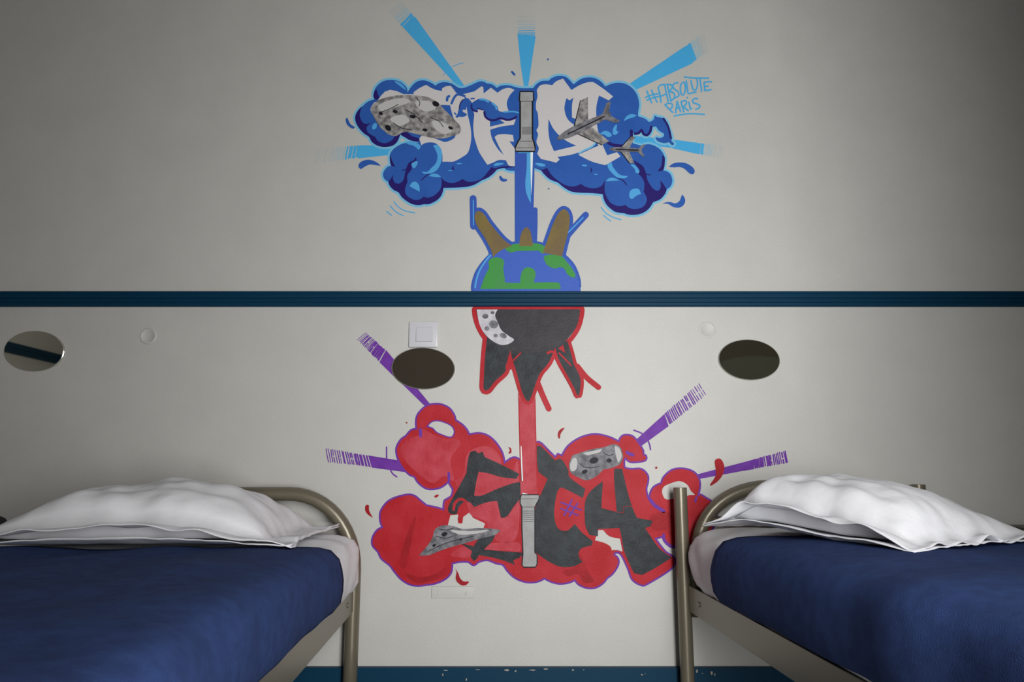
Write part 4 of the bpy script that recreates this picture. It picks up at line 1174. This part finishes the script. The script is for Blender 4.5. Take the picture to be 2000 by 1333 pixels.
# ---- pillows
def pillow(ctr, yaw, L, W, H, zbase, seed, gap, lean, label, tilt=0.0, flange=0.035, flap=0.035):
    """stuffed pillow in an open-ended case; gap(u,v) opens the hem between top and bottom cloth"""
    nu, nv_ = 72, 52
    fu, fv = 1 + 2 * flange / L, 1 + 2 * flange / W
    fr = 1 + 2 * flap / L
    R = Matrix.Rotation(yaw, 3, 'Z')

    def body(u, v):
        uu, vv = min(1, abs(u)), min(1, abs(v))
        return max(0.0, (1 - uu ** 2.6)) ** 0.58 * max(0.0, (1 - vv ** 2.8)) ** 0.55

    def pos(u, v, top):
        x = L / 2 * u * (1 - 0.05 * (1 - min(1, abs(v)) ** 2))
        y = W / 2 * v * (1 - 0.07 * (1 - min(1, abs(u)) ** 2))
        hgt = H * body(u, v) * (1 - tilt * u)
        g = gap(u, v)
        w = noise.noise(Vector((u * 2.3 + seed, v * 2.1, 0.3))) * 0.010 + noise.noise(Vector((u * 6 + seed, v * 4.5, 2.3))) * 0.006
        # folds running from the corners towards the middle
        rad = math.atan2(v * W, u * L)
        e = max(min(abs(u), 1.12), abs(v))
        w += 0.0035 * math.sin(11 * rad + seed) * e ** 2 * (1.1 - 0.5 * e)
        fl = noise.noise(Vector((u * 3.5 + seed, v * 3.5, 9.1))) * 0.012 * max(0, e - 0.85) / 0.2
        ln = lean(u, v)
        if top:
            z = hgt * 0.82 + g + w * (0.25 + 0.75 * min(1, hgt / (0.4 * H))) + fl * 0.8 + 0.004 + ln
        else:
            z = 0.002 + abs(fl) * 0.3 + ln * 0.55 + 0.3 * g * max(0, e - 0.98) / 0.15
        p = R @ Vector((x, y, 0))
        return Vector((ctr[0] + p.x, ctr[1] + p.y, zbase + z))
    root = empty('pillow', (ctr[0], ctr[1], zbase), label, 'pillow', 'bed pillows')
    mb = MB()
    vs, fs = [], []
    for top in (True, False):
        k0 = len(vs)
        for j in range(nv_ + 1):
            for i in range(nu + 1):
                u = -fu + (fu + fr) * i / nu
                v = (-1 + 2 * j / nv_) * fv
                vs.append(pos(u, v, top))
        for j in range(nv_):
            for i in range(nu):
                a_ = k0 + j * (nu + 1) + i
                f = (a_, a_ + 1, a_ + nu + 2, a_ + nu + 1)
                fs.append(f if top else f[::-1])
    mb.add(vs, fs)
    o = solid(mb.build('pillowcase', M['case'], root, smooth=True), 0.0016, 0)
    core = MB()
    vs, fs = [], []
    for top in (True, False):
        k0 = len(vs)
        for j in range(31):
            for i in range(41):
                u, v = (-1 + 2 * i / 40) * 0.93, (-1 + 2 * j / 30) * 0.93
                p, q = pos(u, v, True), pos(u, v, False)
                m = (p + q) / 2
                hh = max(0.0, (p.z - q.z) / 2 - 0.006) * max(0.0, (1 - abs(u / 0.93) ** 20) * (1 - abs(v / 0.93) ** 20)) ** 0.5
                vs.append(m + Vector((0, 0, hh if top else -hh)))
        for j in range(30):
            for i in range(40):
                a_ = k0 + j * 41 + i
                f = (a_, a_ + 1, a_ + 42, a_ + 41)
                fs.append(f if top else f[::-1])
    core.add(vs, fs)
    core.build('cushion', M['case'], root, smooth=True)
    return root


def gap_left(u, v):
    f = max(0.0, (-v - 0.55) / 0.5)
    return 0.032 * min(1, f) * max(0, 1 - min(1, abs(u)) ** 3)


def lean_left(u, v):
    return 0.0


pc = P(305, 1040, -0.33)
pillow((P(318, 1040, -0.31).x, -0.31), 0.035, 0.55, 0.385, 0.136, 0.463, 2.0, gap_left, lean_left,
       'puffed white pillow with its case hem open, on the left bed', flap=0.06)


def gap_right(u, v):
    f = max(0.0, (-v - 0.6) / 0.45)
    g = max(0.0, (-u - 0.7) / 0.35)
    return 0.006 * min(1, f) * max(0, 1 - min(1, abs(u)) ** 3) + 0.034 * min(1, g) * max(0, 1 - min(1, abs(v + 0.1)) ** 3)


def lean_right(u, v):
    return 0.036 * max(0, v + 0.25) * max(0, 0.3 - u) * 0.8 * max(0, 1 - 1.5 * max(0, v - 0.6))


pillow((0.712, -0.443), 0.46, 0.365, 0.42, 0.117, 0.478, 5.4, gap_right, lean_right,
       'white pillow leaning to the hoop headboard on the right bed', flap=0.09, tilt=0.40)

# ---- small dark things at the picture's edges
bg = MB()
cx, cy = P(22, 1000, -0.16).x - 0.085, -0.17
n, mlev = 28, 16
vs, fs = [], []
ztop = P(10, 992, -0.16).z
for j in range(mlev + 1):
    t = j / mlev
    k = (1 - abs(2 * t - 1) ** 4.0) ** 0.45
    k = max(k, 0.05)
    for i in range(n):
        a = 2 * PI * i / n
        r = 1 + 0.08 * noise.noise(Vector((math.cos(a) * 1.5, math.sin(a) * 1.5, t * 4)))
        vs.append((cx + 0.085 * k * r * math.cos(a), cy + 0.12 * k * r * math.sin(a), 0.001 + t * ztop + 0.01 * noise.noise(Vector((math.cos(a) * 2, math.sin(a) * 2, 8))) * t))
for j in range(mlev):
    for i in range(n):
        fs.append((j * n + i, j * n + (i + 1) % n, (j + 1) * n + (i + 1) % n, (j + 1) * n + i))
fs.append(tuple(range(n - 1, -1, -1)))
fs.append(tuple(mlev * n + i for i in range(n)))
bg.add(vs, fs)
bag = empty('bag', (cx, cy, 0), 'black bag at the left edge, behind the left pillow', 'bag')
bg.build('bag_body', M['black'], bag, smooth=True)

ra = P(1950, 1033, -0.02)
rb = empty('bench', (ra.x + 0.35, -0.1, 0), 'dark low bench end at the right edge behind the right pillow', 'bench')
zt = P(1980, 1026, -0.03).z
b = MB(); b.box((ra.x + 0.0, -0.2, zt - 0.022), (ra.x + 0.75, -0.02, zt)); b.build('bench_top', M['dark_metal'], rb, bevel=0.003)
for xx in (ra.x + 0.05, ra.x + 0.7):
    for yy in (-0.18, -0.04):
        b = MB(); b.tube([(xx, yy, 0), (xx, yy, zt - 0.022)], 0.012, 12); b.build('leg', M['dark_metal'], rb)

# dark panel added unseen behind the camera to shade the right of the wall
b = MB()
SH0, SH1 = Vector((WX1 + 0.02, YR + 0.005, 0)), Vector((0.672, -1.60, 0))
dv = (SH1 - SH0).normalized()
nv_ = Vector((-dv.y, dv.x, 0)) * 0.012
q = [SH0 + nv_, SH0 - nv_, SH1 - nv_, SH1 + nv_]
b.add([p + Vector((0, 0, 0.56)) for p in q] + [p + Vector((0, 0, 2.3)) for p in q],
      [(0, 3, 2, 1), (4, 5, 6, 7), (0, 1, 5, 4), (1, 2, 6, 5), (2, 3, 7, 6), (3, 0, 4, 7)])
b.build('shade_blocker', M['wood'], win)
b = MB()
b.box((-0.95, YR, 0), (-0.05, YR + 0.03, 2.05))
d1 = struct(b, 'door_1', M['wood'])
b = MB()
ar = [(1.37 + 0.27 * math.cos(PI * k / 24), 1.12 + 0.11 * math.sin(PI * k / 24)) for k in range(25)] + [(1.10, 0.3), (1.64, 0.3)]
na = len(ar)
b.add([(x, YR + 0.02, z) for x, z in ar] + [(x, YR, z) for x, z in ar],
      [tuple(range(na))] + [(k, na + k, na + (k + 1) % na, (k + 1) % na) for k in range(na)])
struct(b, 'trim_3', M['olive'])
b = MB(); b.box((-0.17, YR + 0.03, 0.98), (-0.07, YR + 0.06, 1.0)); b.build('handle', M['frame'], d1)

# ------------------------------------------------------------------ light
def area(name, loc, target, sx, sy, power, col):
    l = bpy.data.lights.new(name, 'AREA')
    l.shape = 'RECTANGLE'
    l.size, l.size_y = sx, sy
    l.energy = power
    l.color = col
    l.spread = math.radians(138)
    o = bpy.data.objects.new(name, l)
    COL.objects.link(o)
    o.location = loc
    o.rotation_euler = (Vector(target) - Vector(loc)).to_track_quat('-Z', 'Y').to_euler()
    return o


area('window_daylight', ((WX0 + WX1) / 2, YR - 0.07, (WZ0 + WZ1) / 2), (0.38, 0, 0.85), WX1 - WX0 - 0.06, WZ1 - WZ0 - 0.06, 28.5, (1.0, 0.995, 0.98))
w = bpy.data.worlds.new('World')
S.world = w
w.use_nodes = True
w.node_tree.nodes['Background'].inputs[0].default_value = (0.75, 0.82, 0.95, 1)
w.node_tree.nodes['Background'].inputs[1].default_value = 0.4

S.view_settings.view_transform = 'Standard'
S.view_settings.look = 'None'
S.view_settings.gamma = 1.0
S.view_settings.use_curve_mapping = False
S.view_settings.exposure = 0.0
